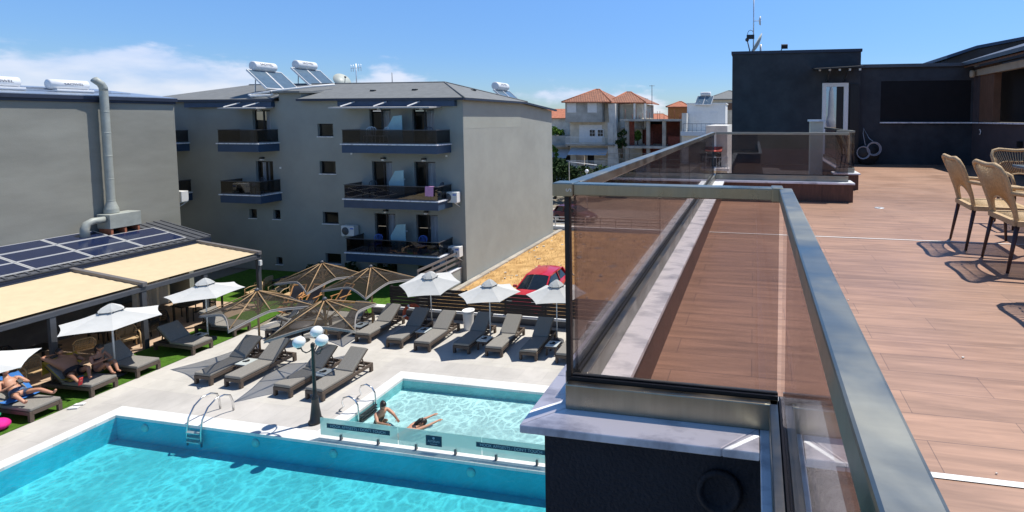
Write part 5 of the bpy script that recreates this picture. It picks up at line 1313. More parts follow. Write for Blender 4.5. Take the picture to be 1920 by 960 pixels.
def balustrade(label, a, b_, outward, champ, over=.0, top_w=.055, off=.0):
    """glass rail from a to b (plan points); outward = unit plan vector away from the terrace"""
    a, b_ = V((*a, 0)), V((*b_, 0)); d = (b_ - a); L_ = d.length; d.normalize(); n = V((*outward, 0)).normalized()
    t = thing('glass_balustrade', label, 'balustrade', (a.x, a.y, ZM))
    def bx(s0, s1, o0, o1, za, zb): return (a + d * (s0 + s1) / 2 + n * (o0 + o1) / 2 + V((0, 0, (za + zb) / 2)), d * (s1 - s0) / 2, n * (o1 - o0) / 2, V((0, 0, (zb - za) / 2)))
    MB().obox(*bx(0 - over, L_ + over, -top_w / 2, top_w / 2, ZR - .042, ZR)).build('handrail', champ, t, bevel=.004)
    ch = MB(); ch.obox(*bx(0, L_, .014 - off, .046 - off, ZM + .001, ZC)); ch.obox(*bx(0, L_, -.046 - off, -.014 - off, ZM + .001, ZC)); ch.build('base_channel', champ, t, bevel=.004)
    g = MB(); g.obox(*bx(0, L_, .0065 - off, .0138 - off, ZM + .002, ZC + .012)); g.obox(*bx(0, L_, -.0138 - off, -.0065 - off, ZM + .002, ZC + .012)); g.build('gasket', 'black', t)
    np_ = max(1, round(L_ / 1.6)); w_ = L_ / np_
    for i in range(np_):
        c_, ux, uy, uz = bx(i * w_ + .004, (i + 1) * w_ - .004, -.006, .006, ZM + .01, ZR - .043)
        MB().obox(c_ - n * off / 2, ux, uy, uz + n * off / 2).build('glass_panel', 'bronze_glass', t)
    return t, bx
t1, bx = balustrade('short bronze glass balustrade across the front of the terrace corner with brass toned rail', (-.675, 1.685), (.092, 1.685), (0, -1), 'steel_champagne')
MB().obox(*bx(-.008, .010, -.012, .012, ZM + .06, ZR - .043)).build('edge_strip', 'black', t1)  # dark glass edge, with the shadow beside it put into the black
cp = MB().obox(*bx(-.045, .035, -.034, .036, ZR - .046, ZR + .003)).build('corner_cap', 'steel_champagne', t1, bevel=.004)
q = text_mb('S', .03).xf(frame_m((-.655, 1.6485, ZR - .022), (0, 0, 1), (-1, 0, 0))); q.build('mark', 'alu', cp)
MB().obox(*bx(.735, .775, -.035, .034, ZR - .046, ZR + .003)).build('corner_cap', 'steel_champagne', t1, bevel=.004)
balustrade('long bronze glass balustrade running away on the left side of the terrace', (-.665, 1.73), (-.70, 8.60), (-1, 0), 'steel')
balustrade('bronze glass balustrade crossing behind, seen on its wood clad plinth', (-.66, 8.60), (1.58, 8.60), (0, 1), 'steel')
balustrade('near bronze glass balustrade at right whose wide steel rail runs beneath the camera', (.107, 1.675), (.075, -3), (-1, 0), 'steel', top_w=.044)
balustrade('short glass balustrade around the stair opening beyond the crossing rail', (1.62, 10.1), (1.97, 10.1), (0, -1), 'steel')
balustrade('glass balustrade along the stair opening towards the dark block', (1.93, 10.15), (1.93, 13.9), (-1, 0), 'steel')
pst = solo('stair_pillar', MB().box(1.33, 1.62, 12.0, 12.3, 4, 9.03), 'sandy', 'cream rendered pillar by the stair opening in front of the white framed door', 'pillar')
MB().box(1.29, 1.66, 11.96, 12.34, 9.032, 9.08).build('cap', 'marble', pst)
# hose reel, drain, roof-top block
ub = thing('rooftop_block', 'dark slate rooftop volume with white framed door and black screened opening at the terrace end', 'building', (3, 16, ZT))
MB().box(-.70, 3.18, 15.65, 22, 0, 11.13).build('stair_tower', 'charcoal_wall', ub)
MB().box(-.73, 3.21, 15.61, 22.05, 11.132, 11.22).build('parapet_cap', 'navy_dark', ub)
mb = MB()
mb.wall_holes((3.18, 15.8, ZT - .2), (1, 0, 0), (0, 0, 1), [(.63, 3.16, 1.52, 2.74)], 3.22, 3.15, (0, .012, 0)); mb.face((3.18, 15.8, 10.65), (6.4, 15.8, 10.65), (6.4, 20, 10.65), (3.18, 20, 10.65))
mb.build('terrace_wall', 'charcoal_wall', ub)
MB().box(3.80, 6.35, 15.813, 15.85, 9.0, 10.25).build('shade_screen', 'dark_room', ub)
MB().box(3.19, 6.5, 15.70, 15.95, 10.652, 10.75).build('wall_cap', 'anthracite', ub)
MB().box(3.79, 6.42, 15.70, 15.799, 8.96, 8.995).build('sill', 'marble', ub)
mb = MB(); mb.wall_holes((6.4, 15.8, ZT - .1), (0, -1, 0), (0, 0, 1), [(.38, 13, 1.36, 3.0)], 14, 3.0, (.15, 0, 0)); mb.build('side_wall', 'plum', ub)
MB().box(6.33, 6.60, 8, 15.69, 8.96, 8.995).build('sill', 'marble', ub)
MB().box(6.42, 6.6, 14.6, 15.42, 9.0, 10.6).build('wood_post', 'wood_soffit', ub)
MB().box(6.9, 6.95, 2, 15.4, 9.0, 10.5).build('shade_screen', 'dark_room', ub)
MB().prism([(6.05, 16.0, 10.66), (6.05, 4, 10.66), (9.5, 4, 11.75), (9.5, 16.0, 11.75)], (0, 0, .10)).build('canopy_roof', 'anthracite', ub)
MB().prism([(6.12, 15.8, 10.60), (6.12, 4, 10.60), (9.5, 4, 11.68), (9.5, 15.8, 11.68)], (0, 0, .05)).build('canopy_soffit', 'wood_soffit', ub)
MB().box(6.36, 6.50, 4, 15.68, 10.34, 10.52).build('canopy_beam', 'beige_beam', ub)
MB().prism([(6.5, 18.2, 11.12), (7.3, 18.0, 11.42), (11, 17.8, 12.1), (11, 17.8, 9.5), (6.5, 18.2, 9.5)], (0, 5, 0)).build('upper_volume', 'charcoal_wall', ub)
MB().prism([(6.4, 17.9, 11.13), (7.3, 17.9, 11.44), (11.2, 17.7, 12.14), (11.2, 17.7, 12.24), (7.3, 17.9, 11.54), (6.4, 17.9, 11.23)], (0, 5, 0)).build('upper_roof', 'navy', ub)
# white framed door and its little canopy
dr_ = MB(); dx0, dx1, dz0, dz1 = 2.06, 2.82, 7.75, 10.19
dr_.box(dx0, dx0 + .11, 15.55, 15.648, dz0, dz1); dr_.box(dx1 - .13, dx1, 15.55, 15.648, dz0, dz1); dr_.box(dx0 + .11, dx1 - .13, 15.55, 15.648, dz1 - .11, dz1); dr_.box(dx0 + .11, dx1 - .13, 15.55, 15.648, dz0, dz0 + .1)
dd = dr_.build('door', 'white', ub)
M['mirror_pane'] = mat('reflecting_door_pane', (.38, .42, .5), .02, .85, var=.02)
MB().box(dx0 + .11, dx0 + .42, 15.60, 15.646, dz0 + .1, dz1 - .11).build('pane', 'mirror_pane', dd)
MB().box(dx0 + .42, dx1 - .13, 15.62, 15.646, dz0 + .1, dz1 - .11).build('dark_leaf', 'black', dd)
MB().box(2.88, 3.14, 15.60, 15.648, 7.72, 10.15).build('dark_door', 'black', ub)
cn = MB(); cn.obox((2.43, 15.2, 10.62), (.68, 0, .03), (0, .45, .05), (0, 0, .015)); c_ = cn.build('door_canopy', 'black_metal', ub)
for i in range(5): MB().box(1.86 + i * .28, 1.92 + i * .28, 14.9, 14.96, 10.50, 10.56).build('canopy_stud', 'alu', c_)
for x in (2.2, 2.7): MB().bar((x, 15.64, 10.25), (x, 14.9, 10.58), .04, .04).build('canopy_bracket', 'black_metal', c_)
# rooftop dish, antenna, floodlight
dish((.12, 17.2, 11.22), -82, 'pale dish seen edge on on top of the dark rooftop block', .42, .1, 28)
rm = thing('roof_mast', 'tall thin mast with small white dish on the dark rooftop block', 'mast', (-.05, 17.0, 11.2))
MB().tube([(-.05, 17, 11.2), (-.05, 17, 13.6)], .022, 6).build('pole', 'alu', rm)
MB().lathe([(.01, .0), (.13, .02), (.16, .07)], (.12, 17, 12.42), 16, 'x').build('small_dish', 'white', rm)
MB().tube([(-.05, 17, 12.42), (.2, 17, 12.42)], .012, 5).build('dish_arm', 'alu', rm)
MB().tube([(-.05 + .1 * math.cos(i * .785) - .1, 17, 12.0 + .12 * math.sin(i * .785)) for i in range(8)], .01, 5, True).build('cable_loop', 'black', rm)
MB().box(-.28, -.02, 16.9, 17.05, 11.82, 11.95).build('receiver', 'black_metal', rm)
fl = thing('flood_light', 'small black flood light on the edge of the rooftop block', 'flood light', (.9, 16.2, 11.22))
MB().tube([(.78, 16.2, 11.2), (.88, 16.1, 11.38)], .015, 6).build('bracket', 'black_metal', fl); MB().obox((.93, 16.05, 11.40), (.10, 0, 0), (0, .05, .02), (0, -.02, .06)).build('lamp_head', 'black_metal', fl)
hr = thing('hose_reel', 'coiled white hose on a dark reel by the slate wall', 'hose', (3.4, 15.5, ZT))
MB().lathe([(.30, -.12), (.32, -.1), (.32, .1), (.30, .12)], (3.42, 15.55, ZT + .34), 20, 'y').build('reel', 'black_metal', hr)
mb = MB()
for k_ in range(6):
    cx_, cz_, r_ = (3.24, ZT + .38, .17 + .010 * k_) if k_ < 3 else (3.54, ZT + .50, .17 + .018 * (k_ - 3))
    mb.tube([(cx_ + r_ * math.cos(i * .3927), 15.36 - .03 * (k_ % 3), cz_ + r_ * math.sin(i * .3927)) for i in range(16)], .009, 6, True)
mb.tube([(3.3, 15.36, ZT + .60), (3.28, 15.6, ZT + .95), (3.30, 15.63, ZT + 1.10), (3.45, 15.55, ZT + .80), (3.52, 15.36, ZT + .72)], .010, 6)
mb.build('hose', 'hose', hr)
solo('wall_hook', MB().tube([(6.36, 15.2 + .05 * math.cos(i * .5), 8.72 + .07 * math.sin(i * .5)) for i in range(2, 11)], .014, 6), 'white', 'small white hook on the plum side wall of the terrace', 'hook')
solo('outlet_box', MB().box(6.33, 6.398, 13.0, 13.14, 8.40, 8.55), 'black', 'black socket box on the plum side wall behind the chairs', 'socket')
solo('camera_dome', MB().lathe([(.05, 10.3), (.07, 10.34), (.07, 10.46), (.05, 10.5)], (6.25, 15.55, 0), 14), 'beige_beam', 'small round camera under the canopy at the wall corner', 'camera')
fd = solo('floor_drain', MB().lathe([(.02, ZT + .003), (.07, ZT + .006), (.075, ZT + .003)], (1.95, 8.0, 0), 20), 'alu', 'small round steel drain in the terrace floor near the plinth', 'drain')
# closed parasol standing further back on the terrace (seen mirrored in the door)
cpz = thing('closed_parasol', 'closed white parasol on the terrace, seen mirrored in the door pane', 'parasol', (4.35, 2.0, ZT))
MB().lathe([(.03, 0), (.27, 1.2), (.24, 1.35), (.17, 1.6), (.15, 2.3), (.13, 2.9), (.08, 3.15), (.09, 3.2), (.02, 3.34)], (4.35, 2.0, ZT), 14).build('canopy', 'canopy', cpz)
MB().tube([(4.35, 2, ZT + .03), (4.35, 2, ZT + 3.3)], .025, 8).build('pole', 'white', cpz); MB().lathe([(.3, .004), (.3, .06), (.05, .1)], (4.35, 2, ZT), 16).build('base', 'anthracite', cpz)

# terrace dining set
def make_rope_chair():
    c = thing('rope_chair', '', 'chair', (0, 0, 0), 'rattan rope chairs around the terrace table')
    S = 1.08
    # back hoop: from seat rear corners up to rounded top
    def hoop(t):   # 0..1 left to right
        pts = [(-.225, -.20, .40), (-.245, -.235, .55), (-.27, -.29, .72), (-.285, -.335, .83), (-.26, -.362, .885), (-.19, -.372, .905), (-.1, -.365, .897), (0, -.36, .89), (.1, -.365, .897), (.19, -.372, .905), (.26, -.362, .885), (.285, -.335, .83), (.27, -.29, .72), (.245, -.235, .55), (.225, -.20, .40)]
        f = t * (len(pts) - 1); i = min(int(f), len(pts) - 2); return V(pts[i]).lerp(V(pts[i + 1]), f - i) * S
    def arch(t):
        a = math.pi * (1 - t); return V((.185 * math.cos(a), -.205 - .045 * math.sin(a), .455 + .155 * math.sin(a) ** .8)) * S
    MB().tube([hoop(i / 42) for i in range(43)], .021, 10).build('back_hoop', 'rattan', c)
    MB().tube([V((-.20, -.2, .42)) * S] + [arch(i / 20) for i in range(21)] + [V((.20, -.2, .42)) * S], .010, 6).build('back_arch', 'rattan', c)
    r_ = MB(); n_ = 36
    for i in range(n_):
        t = i / (n_ - 1); a = hoop(.09 + .82 * t); b = arch(t); m_ = a.lerp(b, .5) + V((0, -.012, 0)); r_.tube([a, m_, b], .0058, 5)
    for i in range(9):
        t = .24 + .52 * i / 8
        a = hoop(.09 + .82 * t) ; b = arch(t); p0 = a.lerp(b, .48); p1 = hoop(.09 + .82 * (t + .05)).lerp(arch(t + .05), .48); r_.tube([p0 + V((0, .008, 0)), p1 + V((0, .008, 0))], .008, 5)
    r_.build('rope_back', 'rattan', c)
    f = MB(); ring = [(-.245, -.215), (.245, -.215), (.27, .245), (-.27, .245)]
    for i in range(4): a, b = ring[i], ring[(i + 1) % 4]; f.bar(V((*a, .42)) * S, V((*b, .42)) * S, .045 * S, .045 * S)
    f.build('seat_frame', 'rattan', c)
    s_ = MB()
    for i in range(34): x = -.235 + .47 * i / 33; s_.tube([V((x, -.21, .437)) * S, V((x, .24, .437)) * S], .0058, 5)
    s_.build('rope_seat', 'rattan', c)
    for q in (-1, 1):
        MB().tube([V((q * .272, -.285, .68)) * S, V((q * .285, -.1, .655)) * S, V((q * .295, .12, .645)) * S, V((q * .29, .22, .625)) * S, V((q * .275, .24, .55)) * S, V((q * .265, .235, .42)) * S], .020, 8).build('armrest', 'rattan', c)
        MB().tube([V((q * .235, -.205, .40)) * S, V((q * .25, -.27, 0)) * S], [.022, .014], 8).build('leg', 'chair_leg', c)
        MB().tube([V((q * .26, .235, .40)) * S, V((q * .275, .265, 0)) * S], [.022, .014], 8).build('leg', 'chair_leg', c)
    return c
ch = make_rope_chair(); used = False
for (x, y), rz, lab in [((2.545, 5.80), -95, 'rattan rope chair on the terrace, first on the left, with back to the floor joint'), ((2.575, 5.045), -92, 'rattan rope chair on the terrace, in front and right of the first one'),
                        ((3.52, 6.95), 178, 'rattan rope chair at the far end of the terrace table, facing the camera'), ((2.55, 3.95), -90, 'rattan rope chair mostly outside the frame whose shadow falls on the planks'), ((4.6, 5.8), 90, 'rattan rope chair on the far side of the terrace table'), ((4.6, 5.0), 90, 'rattan rope chair on the far side of the terrace table')]:
    o = place(ch, used, (x, y, ZT + .003), rz, lab); used = True
tt = thing('terrace_table', 'grey topped dining table on the terrace beside the rope chairs', 'table', (3.6, 5, ZT))
M['table_grey'] = mat('grey_table_glass', (.16, .19, .20), .18, var=.05)
MB().box(3.15, 4.1, 3.4, 6.62, ZT + .80, ZT + .835).build('table_top', 'table_grey', tt, bevel=.006)
for x in (3.3, 3.95):
    for y in (3.6, 6.4): MB().tube([(x, y, ZT + .799), (x, y, ZT + .003)], .028, 8).build('leg', 'chair_leg', tt)

# ------------------------------------------------------------------ houses beyond the road
def openings(mbx, xs, y, zs, w_, h_): pass
def rail(par, x0, x1, y0, y1, z, m='white', h_=.85, n_=None, nm='railing'):
    mb = MB(); L_ = x1 - x0; n_ = n_ or int(L_ / .16)
    for i in range(n_ + 1): x = x0 + L_ * i / n_; mb.box(x - .015, x + .015, y0 - .015, y0 + .015, z, z + h_)
    mb.box(x0, x1, y0 - .025, y0 + .025, z + h_, z + h_ + .05); mb.box(x0, x1, y0 - .02, y0 + .02, z + .08, z + .11)
    for x in (x0, x1): mb.bar((x, y0, z + h_), (x, y1, z + h_), .04, .04); mb.bar((x, y0, z + .1), (x, y1, z + .1), .03, .03)
    return mb.build(nm, m, par)
oh = thing('tiled_house', 'weathered four storey house with orange clay tile roof and white balcony railings', 'house', (-21, 69, 0))
X0, X1, Y0, Y1 = -26.3, -18.9, 65., 74.
hl = [(.1 + .6, 2.3, 10.05 - .0, 11.0), (5.2, 5.6, 6.2, 7.5)]
w1 = MB().wall_holes((X0 + .2, Y0 + 1.4, 0), (1, 0, 0), (0, 0, 1), [(3.4, 4.6, 5.7, 7.9), (.9, 2.4, 2.3, 4.6), (2.6, 3.6, 2.3, 4.6)], 7.2, 8.6, (0, .3, 0)); w1.face((X1, Y0 + 1.4, 0), (X1, Y1, 0), (X1, Y1, 11.4), (X1, Y0 + 1.4, 11.4)); w1.face((X0 + .2, Y0 + 1.4, 0), (X0 + .2, Y1, 0), (X0 + .2, Y1, 8.6), (X0 + .2, Y0 + 1.4, 8.6))
w1.build('wall', 'sandy', oh)
MB().box(X0, -20.9, Y0 + .2, Y1, 8.6, 11.35).build('top_storey', 'old_concrete', oh)
for xa in (-26.0, -23.0): MB().box(xa, xa + 1.35, Y0 + .15, Y0 + .197, 9.95, 11.3).build('shutter', 'shutter', oh)
MB().box(-20.15, -19.3, Y0 + .35, Y0 + 1.6, 2., 8.55).build('buttress', 'offwhite', oh); MB().prism([(-19.3, Y0 + .4, 0), (-18.4, Y0 + .4, 0), (-19.1, Y0 + .4, 11.2), (-20.1, Y0 + .4, 11.2)], (0, 1, 0)).build('buttress', 'offwhite', oh)
MB().box(-24.7, -21.3, Y0 + 1.36, Y0 + 1.395, 5.7, 8.2).build('shutter', 'shutter', oh)
for xa in (-23.2, -22.0):
    f = MB().box(xa, xa + .95, Y0 + 1.31, Y0 + 1.355, 6.5, 7.6).build('window', 'white', oh); MB().box(xa + .1, xa + .85, Y0 + 1.29, Y0 + 1.309, 6.6, 7.5).build('pane', 'car_glass', f)
    mb = MB(); mb.box(xa + .46, xa + .49, Y0 + 1.27, Y0 + 1.289, 6.6, 7.5); mb.box(xa + .1, xa + .85, Y0 + 1.275, Y0 + 1.288, 7.03, 7.07); mb.build('muntin', 'white', f)
for z in (5.5, 2.15):
    MB().box(X0, X1 - .3, Y0, Y0 + 1.39, z - .2, z).build('balcony_slab', 'concrete', oh); rail(oh, X0 + .1, X1 - 1.6, Y0 + .05, Y0 + 1.35, z, 'white', 1.0)
MB().prism([(-25.9, Y0 + 1.35, 4.9), (-20.3, Y0 + 1.35, 4.9), (-20.3, Y0 - .2, 4.0), (-25.9, Y0 - .2, 4.0)], (0, 0, .04)).build('awning', 'awn_blue', oh)
MB().box(-23.9, -20.6, Y0 + 1.5, Y0 + 1.6, 2.2, 4.6).build('dark_opening', 'dark_room', oh)
def hip(par, x0, x1, y0, y1, z, zr, rx0, rx1, ryy, m='clay', nm='roof'):
    r = MB(); r.face((x0, y0, z), (x1, y0, z), (rx1, ryy, zr), (rx0, ryy, zr)); r.face((x1, y0, z), (x1, y1, z), (rx1, ryy, zr)); r.face((x1, y1, z), (x0, y1, z), (rx0, ryy, zr), (rx1, ryy, zr)); r.face((x0, y1, z), (x0, y0, z), (rx0, ryy, zr))
    o_ = r.build(nm, m, par); e_ = MB(); e_.box(x0, x1, y0 - .02, y0 + .06, z - .14, z - .002); e_.box(x1 - .06, x1 + .02, y0 + .06, y1, z - .14, z - .002); e_.build('eave', 'shingle' if m == 'shingle' else 'clay_plain', o_)
    t_ = MB(); t_.tube([(rx0, ryy, zr), (rx1, ryy, zr)], .1, 6); t_.tube([(x1, y0, z), (rx1, ryy, zr)], .1, 6); t_.tube([(x0, y0, z), (rx0, ryy, zr)], .1, 6); t_.build('ridge_tiles', 'shingle' if m == 'shingle' else 'clay_plain', o_)
hip(oh, -26.6, -19.4, 64.6, 75, 11.45, 13.45, -23.2, -22.6, 69.5)
MB().box(-20.9, -18.9, Y0 + 1.5, Y1, 8.6, 11.3).build('stair_bay', 'sandy', oh)
MB().box(-18.9, -15.6, 67, 75, 0, 11.2).build('side_wing', 'sandy', oh)
hip(oh, -20.6, -14.9, 66.2, 76, 11.40, 13.1, -18.9, -18.2, 71)
MB().box(-18.3, -16.4, 66.95, 67.0, 8.6, 11.0).build('loggia', 'beige_beam', oh); rail(oh, -18.4, -15.0, 66.1, 67, 7.85, 'white', 1.0); MB().box(-18.5, -14.9, 66, 67, 7.6, 7.84).build('balcony_slab', 'concrete', oh)
for x in (-15.1, -16.6): MB().box(x, x + .25, 66.05, 66.3, 7.85, 11.2).build('column', 'offwhite', oh)
# bare concrete frame building
cf = thing('concrete_frame_building', 'unfinished concrete frame building with open floors and red brick infill', 'building', (-13, 63, 0))
mb = MB()
for z in (9.05, 5.55, 2.1): mb.box(-17.2, -8.9, 61, 68, z - .28, z)
mb.build('floor_slab', 'old_concrete', cf)
for x in (-16.5, -13.7, -11.6, -9.3): MB().box(x, x + .45, 61.2, 61.65, 0, 8.77).build('column', 'concrete', cf)
for a in ((-16.4, -15.6, 62.4, 62.6, 5.56, 8.75), (-14.5, -13.4, 64, 64.2, 5.56, 7.4), (-12.2, -9.0, 66.5, 66.7, 5.56, 8.75), (-16.2, -12.3, 67.3, 67.5, 5.56, 8.3), (-16.2, -9.2, 67.3, 67.5, 2.11, 5.2), (-11, -9.3, 62.0, 62.2, 5.56, 6.8)): MB().box(*a).build('brick_infill', 'brick', cf)
mb = MB(); mb.box(-16.3, -9.1, 67.55, 67.7, 0, 9); mb.build('back_wall', 'dark_room', cf)
mb = MB()
for i in range(16): x = -16.6 + i * .48; MB().tube([(x, 61.5 + (i % 3) * 2, 9.0), (x + random.uniform(-.05, .05), 61.5 + (i % 3) * 2, 9.5 + random.random() * 1.1)], .03, 5).build('rebar', 'brick', cf)
mb = MB()
for z in (4.6, 3.9, 3.2): mb.tube([(-20, 60.6, z), (-9, 60.8, z)], .03, 5)
mb.build('cable', 'concrete', cf)
# white house at right
wh = thing('white_house', 'white flat roofed house with terrace railing beside the dark block', 'house', (-6, 61, 0))
MB().box(-8.9, -3.4, 60, 67, 0, 7.3).build('wall', 'offwhite', wh); MB().box(-8.95, -3.0, 59.4, 60.0, 7.0, 7.5).build('terrace_edge', 'awn_blue', wh)
MB().box(-8.5, -3.6, 62, 67, 7.3, 10.95).build('upper_wall', 'white', wh); MB().box(-8.6, -3.5, 61.9, 67.1, 10.952, 11.1).build('parapet', 'white', wh)
for xa in (-7.6, -5.6): MB().box(xa, xa + 1.1, 61.94, 61.998, 7.5 + (1.2 if xa < -7 else 0), 9.9).build('shutter', 'shutter', wh)
rail(wh, -8.6, -3.1, 59.5, 60, 7.5, 'anthracite', .95, 10); MB().box(-8.9, -8.3, 60.1, 61.9, 7.5, 9.8).build('side_wall', 'offwhite', wh)
MB().box(-8, -3.5, 59.94, 59.998, 3.6, 6.2).build('dark_opening', 'dark_room', wh); MB().box(-8.9, -3.0, 59.0, 59.99, 3.2, 3.5).build('balcony_slab', 'concrete', wh)
solar_heater((-6.2, 63, 11.1), -100, 'small solar heater seen end on on the white house roof', 1.3, zt=.9)
gh = thing('grey_roof_house', 'sand coloured house with grey roof behind the white house', 'house', (-3.5, 74, 0))
MB().box(-6.6, -1.5, 72, 80, 0, 12.0).build('wall', 'sandy', gh); hip(gh, -7.0, -1., 71.5, 80.5, 12.0, 13.4, -4, -3.6, 76, 'shingle')
MB().box(-5.5, -3, 71.9, 71.99, 10.4, 11.4).build('balcony_shade', 'wood_soffit', gh)
# white block with red awnings seen through the far corner glass
bw = thing('balcony_block', 'white and blue balcony block with red awnings seen beside the dark tower', 'building', (-2.3, 44, 0))
MB().box(-4.0, -2.2, 41, 50, 0, 8.5).build('wall', 'offwhite', bw)
for z in (5.0, 2.2):
    MB().box(-4.3, -2.0, 39.9, 40.995, z - .2, z).build('balcony_slab', 'white', bw); rail(bw, -4.2, -2.1, 40., 40.98, z, 'awn_blue', .9, 9); MB().prism([(-4., 40.95, z + 1.7), (-2.6, 40.95, z + 1.7), (-2.6, 40.2, z + 1.35), (-4., 40.2, z + 1.35)], (0, 0, .05)).build('awning', 'red_plastic', bw)
    MB().box(-3.9, -2.7, 40.94, 40.998, z + .05, z + 1.4).build('window', 'car_glass', bw)
# low houses at left of the tiled house
lh = thing('brown_roof_house', 'low house with brown tile roof between the apartment block and the tiled house', 'house', (-30, 72, 0))
MB().box(-34, -26.6, 71, 80, 0, 9.1).build('wall', 'offwhite', lh); MB().prism([(-35, 70.3, 9.1), (-26.4, 70.3, 9.1), (-26.4, 75, 10.6), (-35, 75, 10.6)], (0, 0, .1)).build('roof', 'clay_plain', lh)
MB().box(-33, -26.4, 67.5, 70.9, 0, 6.6).build('terrace_wall', 'old_concrete', lh); MB().box(-33.2, -26.3, 66, 67.5, 5.0, 5.25).build('balcony_slab', 'concrete', lh)
MB().prism([(-32, 67.4, 4.6), (-26.5, 67.4, 4.6), (-26.5, 65.6, 3.4), (-32, 65.6, 3.4)], (0, 0, .04)).build('awning', 'awn_blue', lh); rail(lh, -32.8, -26.5, 65.4, 67.4, 1.3, 'white', 1.0); MB().box(-32, -26.5, 67.35, 67.49, 1.2, 3.6).build('dark_opening', 'dark_room', lh)
fb = thing('orange_tower', 'small orange rendered rooftop room with tiled cap far behind the concrete frame', 'building', (-13, 80, 0))
M['orange_render'] = mat('orange_render', (.55, .22, .07), .85, var=.1)
MB().box(-14.2, -10.6, 80, 84, 0, 11.1).build('wall', 'orange_render', fb); hip(fb, -14.5, -10.3, 79.7, 84.3, 11.1, 12.0, -12.6, -12.2, 82, 'clay_plain')
FAR = [(-21.5, 105, 7, 9.0, 10.2, 'red'), (-33, 120, 9, 9.3, 10.8, 'pale'), (-12, 118, 9, 9.6, 11.2, 'red'), (-2, 110, 8, 9.4, 11, 'pale'), (-45, 105, 10, 9.0, 10.6, 'red')]
for i, (x, y, w_, z, zr_, kn) in enumerate(FAR):
    lab = ['distant red roofed house right of the tiled house', 'distant pale house above the brown roof', 'distant red roofed house behind the orange room', 'distant pale house behind the white house', 'distant red roofed house behind the apartment roof'][i]
    h_ = thing('distant_house', lab, 'house', (x, y, 0), 'far houses of the town'); MB().box(x - w_ / 2, x + w_ / 2, y, y + 8, 0, z).build('wall', 'offwhite' if kn == 'pale' else 'sandy', h_); hip(h_, x - w_ / 2 - .4, x + w_ / 2 + .4, y - .4, y + 8.4, z, zr_, x - 1, x + 1, y + 4, 'clay_plain')
for x, y, z0_, z1_, lab in [(-14.8, 70, 8, 14.0, 'tall thin aerial mast beside the orange room'), (-29.5, 78, 9, 12.6, 'thin rooftop aerial above the brown roof'), (-16.2, 72, 9, 12.2, 'short rooftop aerial behind the concrete frame')]:
    solo('aerial_mast', MB().tube([(x, y, z0_), (x, y, z1_)], .05, 5).tube([(x - .4, y, z1_ - .1), (x + .4, y, z1_ - .1)], .03, 5), 'anthracite', lab, 'aerial', 'aerials over the town')
lp2 = thing('street_lamp', 'small white globe street lamp on the road beyond the dry lot', 'street lamp', (-16.8, 47.2, 0))
MB().tube([(-16.8, 47.2, 0), (-16.8, 47.2, 3.6)], .05, 8).build('post', 'white', lp2); MB().sphere((-16.8, 47.2, 3.75), .2, 12).build('globe', 'globe', lp2)
sg = thing('sign_frame', 'thin white metal frame post beside the dark hedge', 'frame', (-18.5, 48, 0))
MB().tube([(-19.0, 48, 0), (-19.0, 48, 4.6), (-16, 48, 4.3)], .05, 6).build('frame', 'white', sg)
gr = thing('road_guard_rail', 'grey guard rail on a low kerb along the road by the dry lot', 'guard rail', (-14, 38, 0))
for i in range(8): x = -16.2 + i * 1.3; MB().box(x, x + .07, 37.6, 37.68, 0, 1.0).build('post', 'alu', gr)
mb = MB()
for z in (.45, .7, .95): mb.box(-16.3, -6, 37.55, 37.59, z, z + .07)
mb.build('rails', 'alu', gr)
MB().box(-16.4, -6, 37.5, 37.8, -.02, .22).build('kerb', 'white', gr)

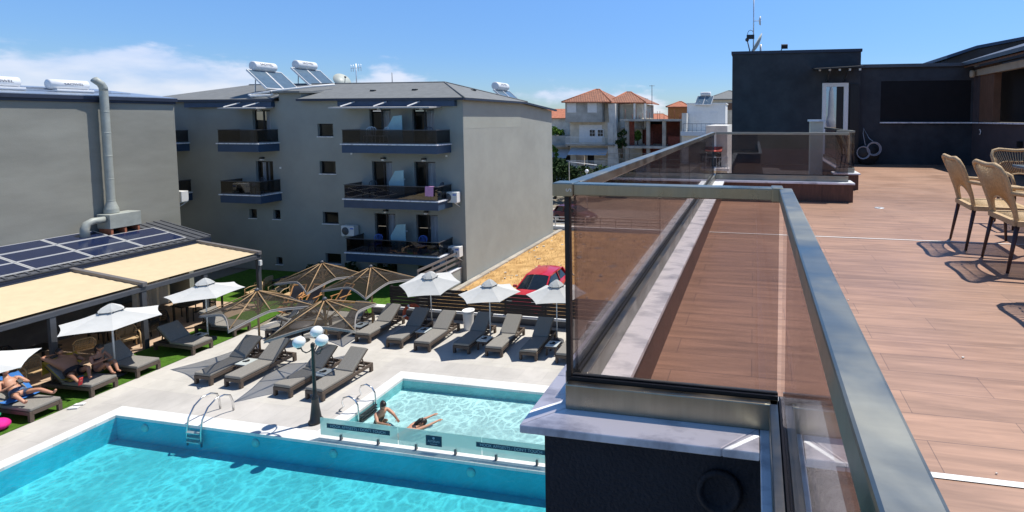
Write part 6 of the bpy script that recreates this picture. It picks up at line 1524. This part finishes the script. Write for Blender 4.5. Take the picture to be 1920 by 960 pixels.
# ------------------------------------------------------------------ trees and shrubs
def shrub(label, x, y, r, h_, n_=900, m='leaf', trunk=True, group='dark shrubs along the road', z0=0., nm='shrub', leaf=.16):
    t = thing(nm, label, 'shrub' if nm == 'shrub' else 'tree', (x, y, z0), group)
    rnd = random.Random(int(x * 37 + y * 11)); cl_ = [(rnd.uniform(-.6, .6) * r, rnd.uniform(-.6, .6) * r, h_ * rnd.uniform(.35, .85), r * rnd.uniform(.3, .55)) for _ in range(9)]
    mb = MB()
    for i in range(n_):
        cx, cy_, cz, cr_ = rnd.choice(cl_); v = V((rnd.gauss(0, 1), rnd.gauss(0, 1), rnd.gauss(0, 1))).normalized() * cr_ * rnd.uniform(.5, 1.1) ** .5
        p = V((x + cx, y + cy_, z0 + cz)) + v; a = V((rnd.gauss(0, 1), rnd.gauss(0, 1), rnd.gauss(0, .6))).normalized(); b = a.cross(V((rnd.gauss(0, 1), rnd.gauss(0, 1), rnd.gauss(0, 1)))).normalized(); s_ = leaf * rnd.uniform(.6, 1.4)
        mb.face(p - a * s_, p + b * s_ * .45, p + a * s_, p - b * s_ * .45)
    mb.build('crown', m, t)
    k = MB(); k.tube([(x, y, z0), (x + .05, y, z0 + h_ * .4), (x, y + .05, z0 + h_ * .7)], [.09 * h_ / 3 + .02, .06, .03], 7)
    for q in range(4): k.tube([(x, y, z0 + h_ * .3), (x + rnd.uniform(-.5, .5) * r, y + rnd.uniform(-.5, .5) * r, z0 + h_ * .7)], [.05, .02], 5)
    k.build('trunk', 'bark', t); return t
for i, (x, y, r, h_) in enumerate([(-22.3, 52, 2.2, 4.6), (-19.6, 51, 2.0, 4.0), (-17.3, 53, 1.8, 3.6), (-15, 54, 1.8, 3.2), (-25.5, 54, 2.2, 4.4)]):
    shrub(['dark green shrub below the awnings of the tiled house', 'dark green shrub right of the thin white frame', 'dark shrub under the long steel rail', 'low dark shrub before the concrete frame building', 'dark shrub touching the apartment block corner'][i], x, y, r, h_, 1500, leaf=.22)
shrub('bright green climber beside the grey terrace wall', -27.9, 64.5, .7, 6.2, 700, 'leaf2', group='green plants by the far houses', leaf=.2)
shrub('bright green plants on the terrace of the low house', -28.8, 68, 1.1, 1.2, 700, 'leaf2', group='green plants by the far houses', z0=6.5, leaf=.2)
shrub('bright green climber growing through the concrete frame', -15.3, 63, .7, 2.4, 420, 'leaf2', group='green plants by the far houses', z0=5.6, leaf=.22)
shrub('dark creeper hanging at the edge of the concrete frame', -16.9, 61, .8, 4.2, 600, 'leaf', group='green plants by the far houses', z0=4., leaf=.2)
for i, (x, y) in enumerate([(-20.2, 23.5), (-22.5, 23.6), (-24.4, 23.4)]):
    shrub(['small shrub against the apartment wall under the lowest balcony', 'small shrub against the apartment wall left of the balcony', 'small shrub against the apartment wall by the low window'][i], x, y, .55, .9, 400, 'leaf', group='small shrubs at the foot of the apartment wall', leaf=.09)
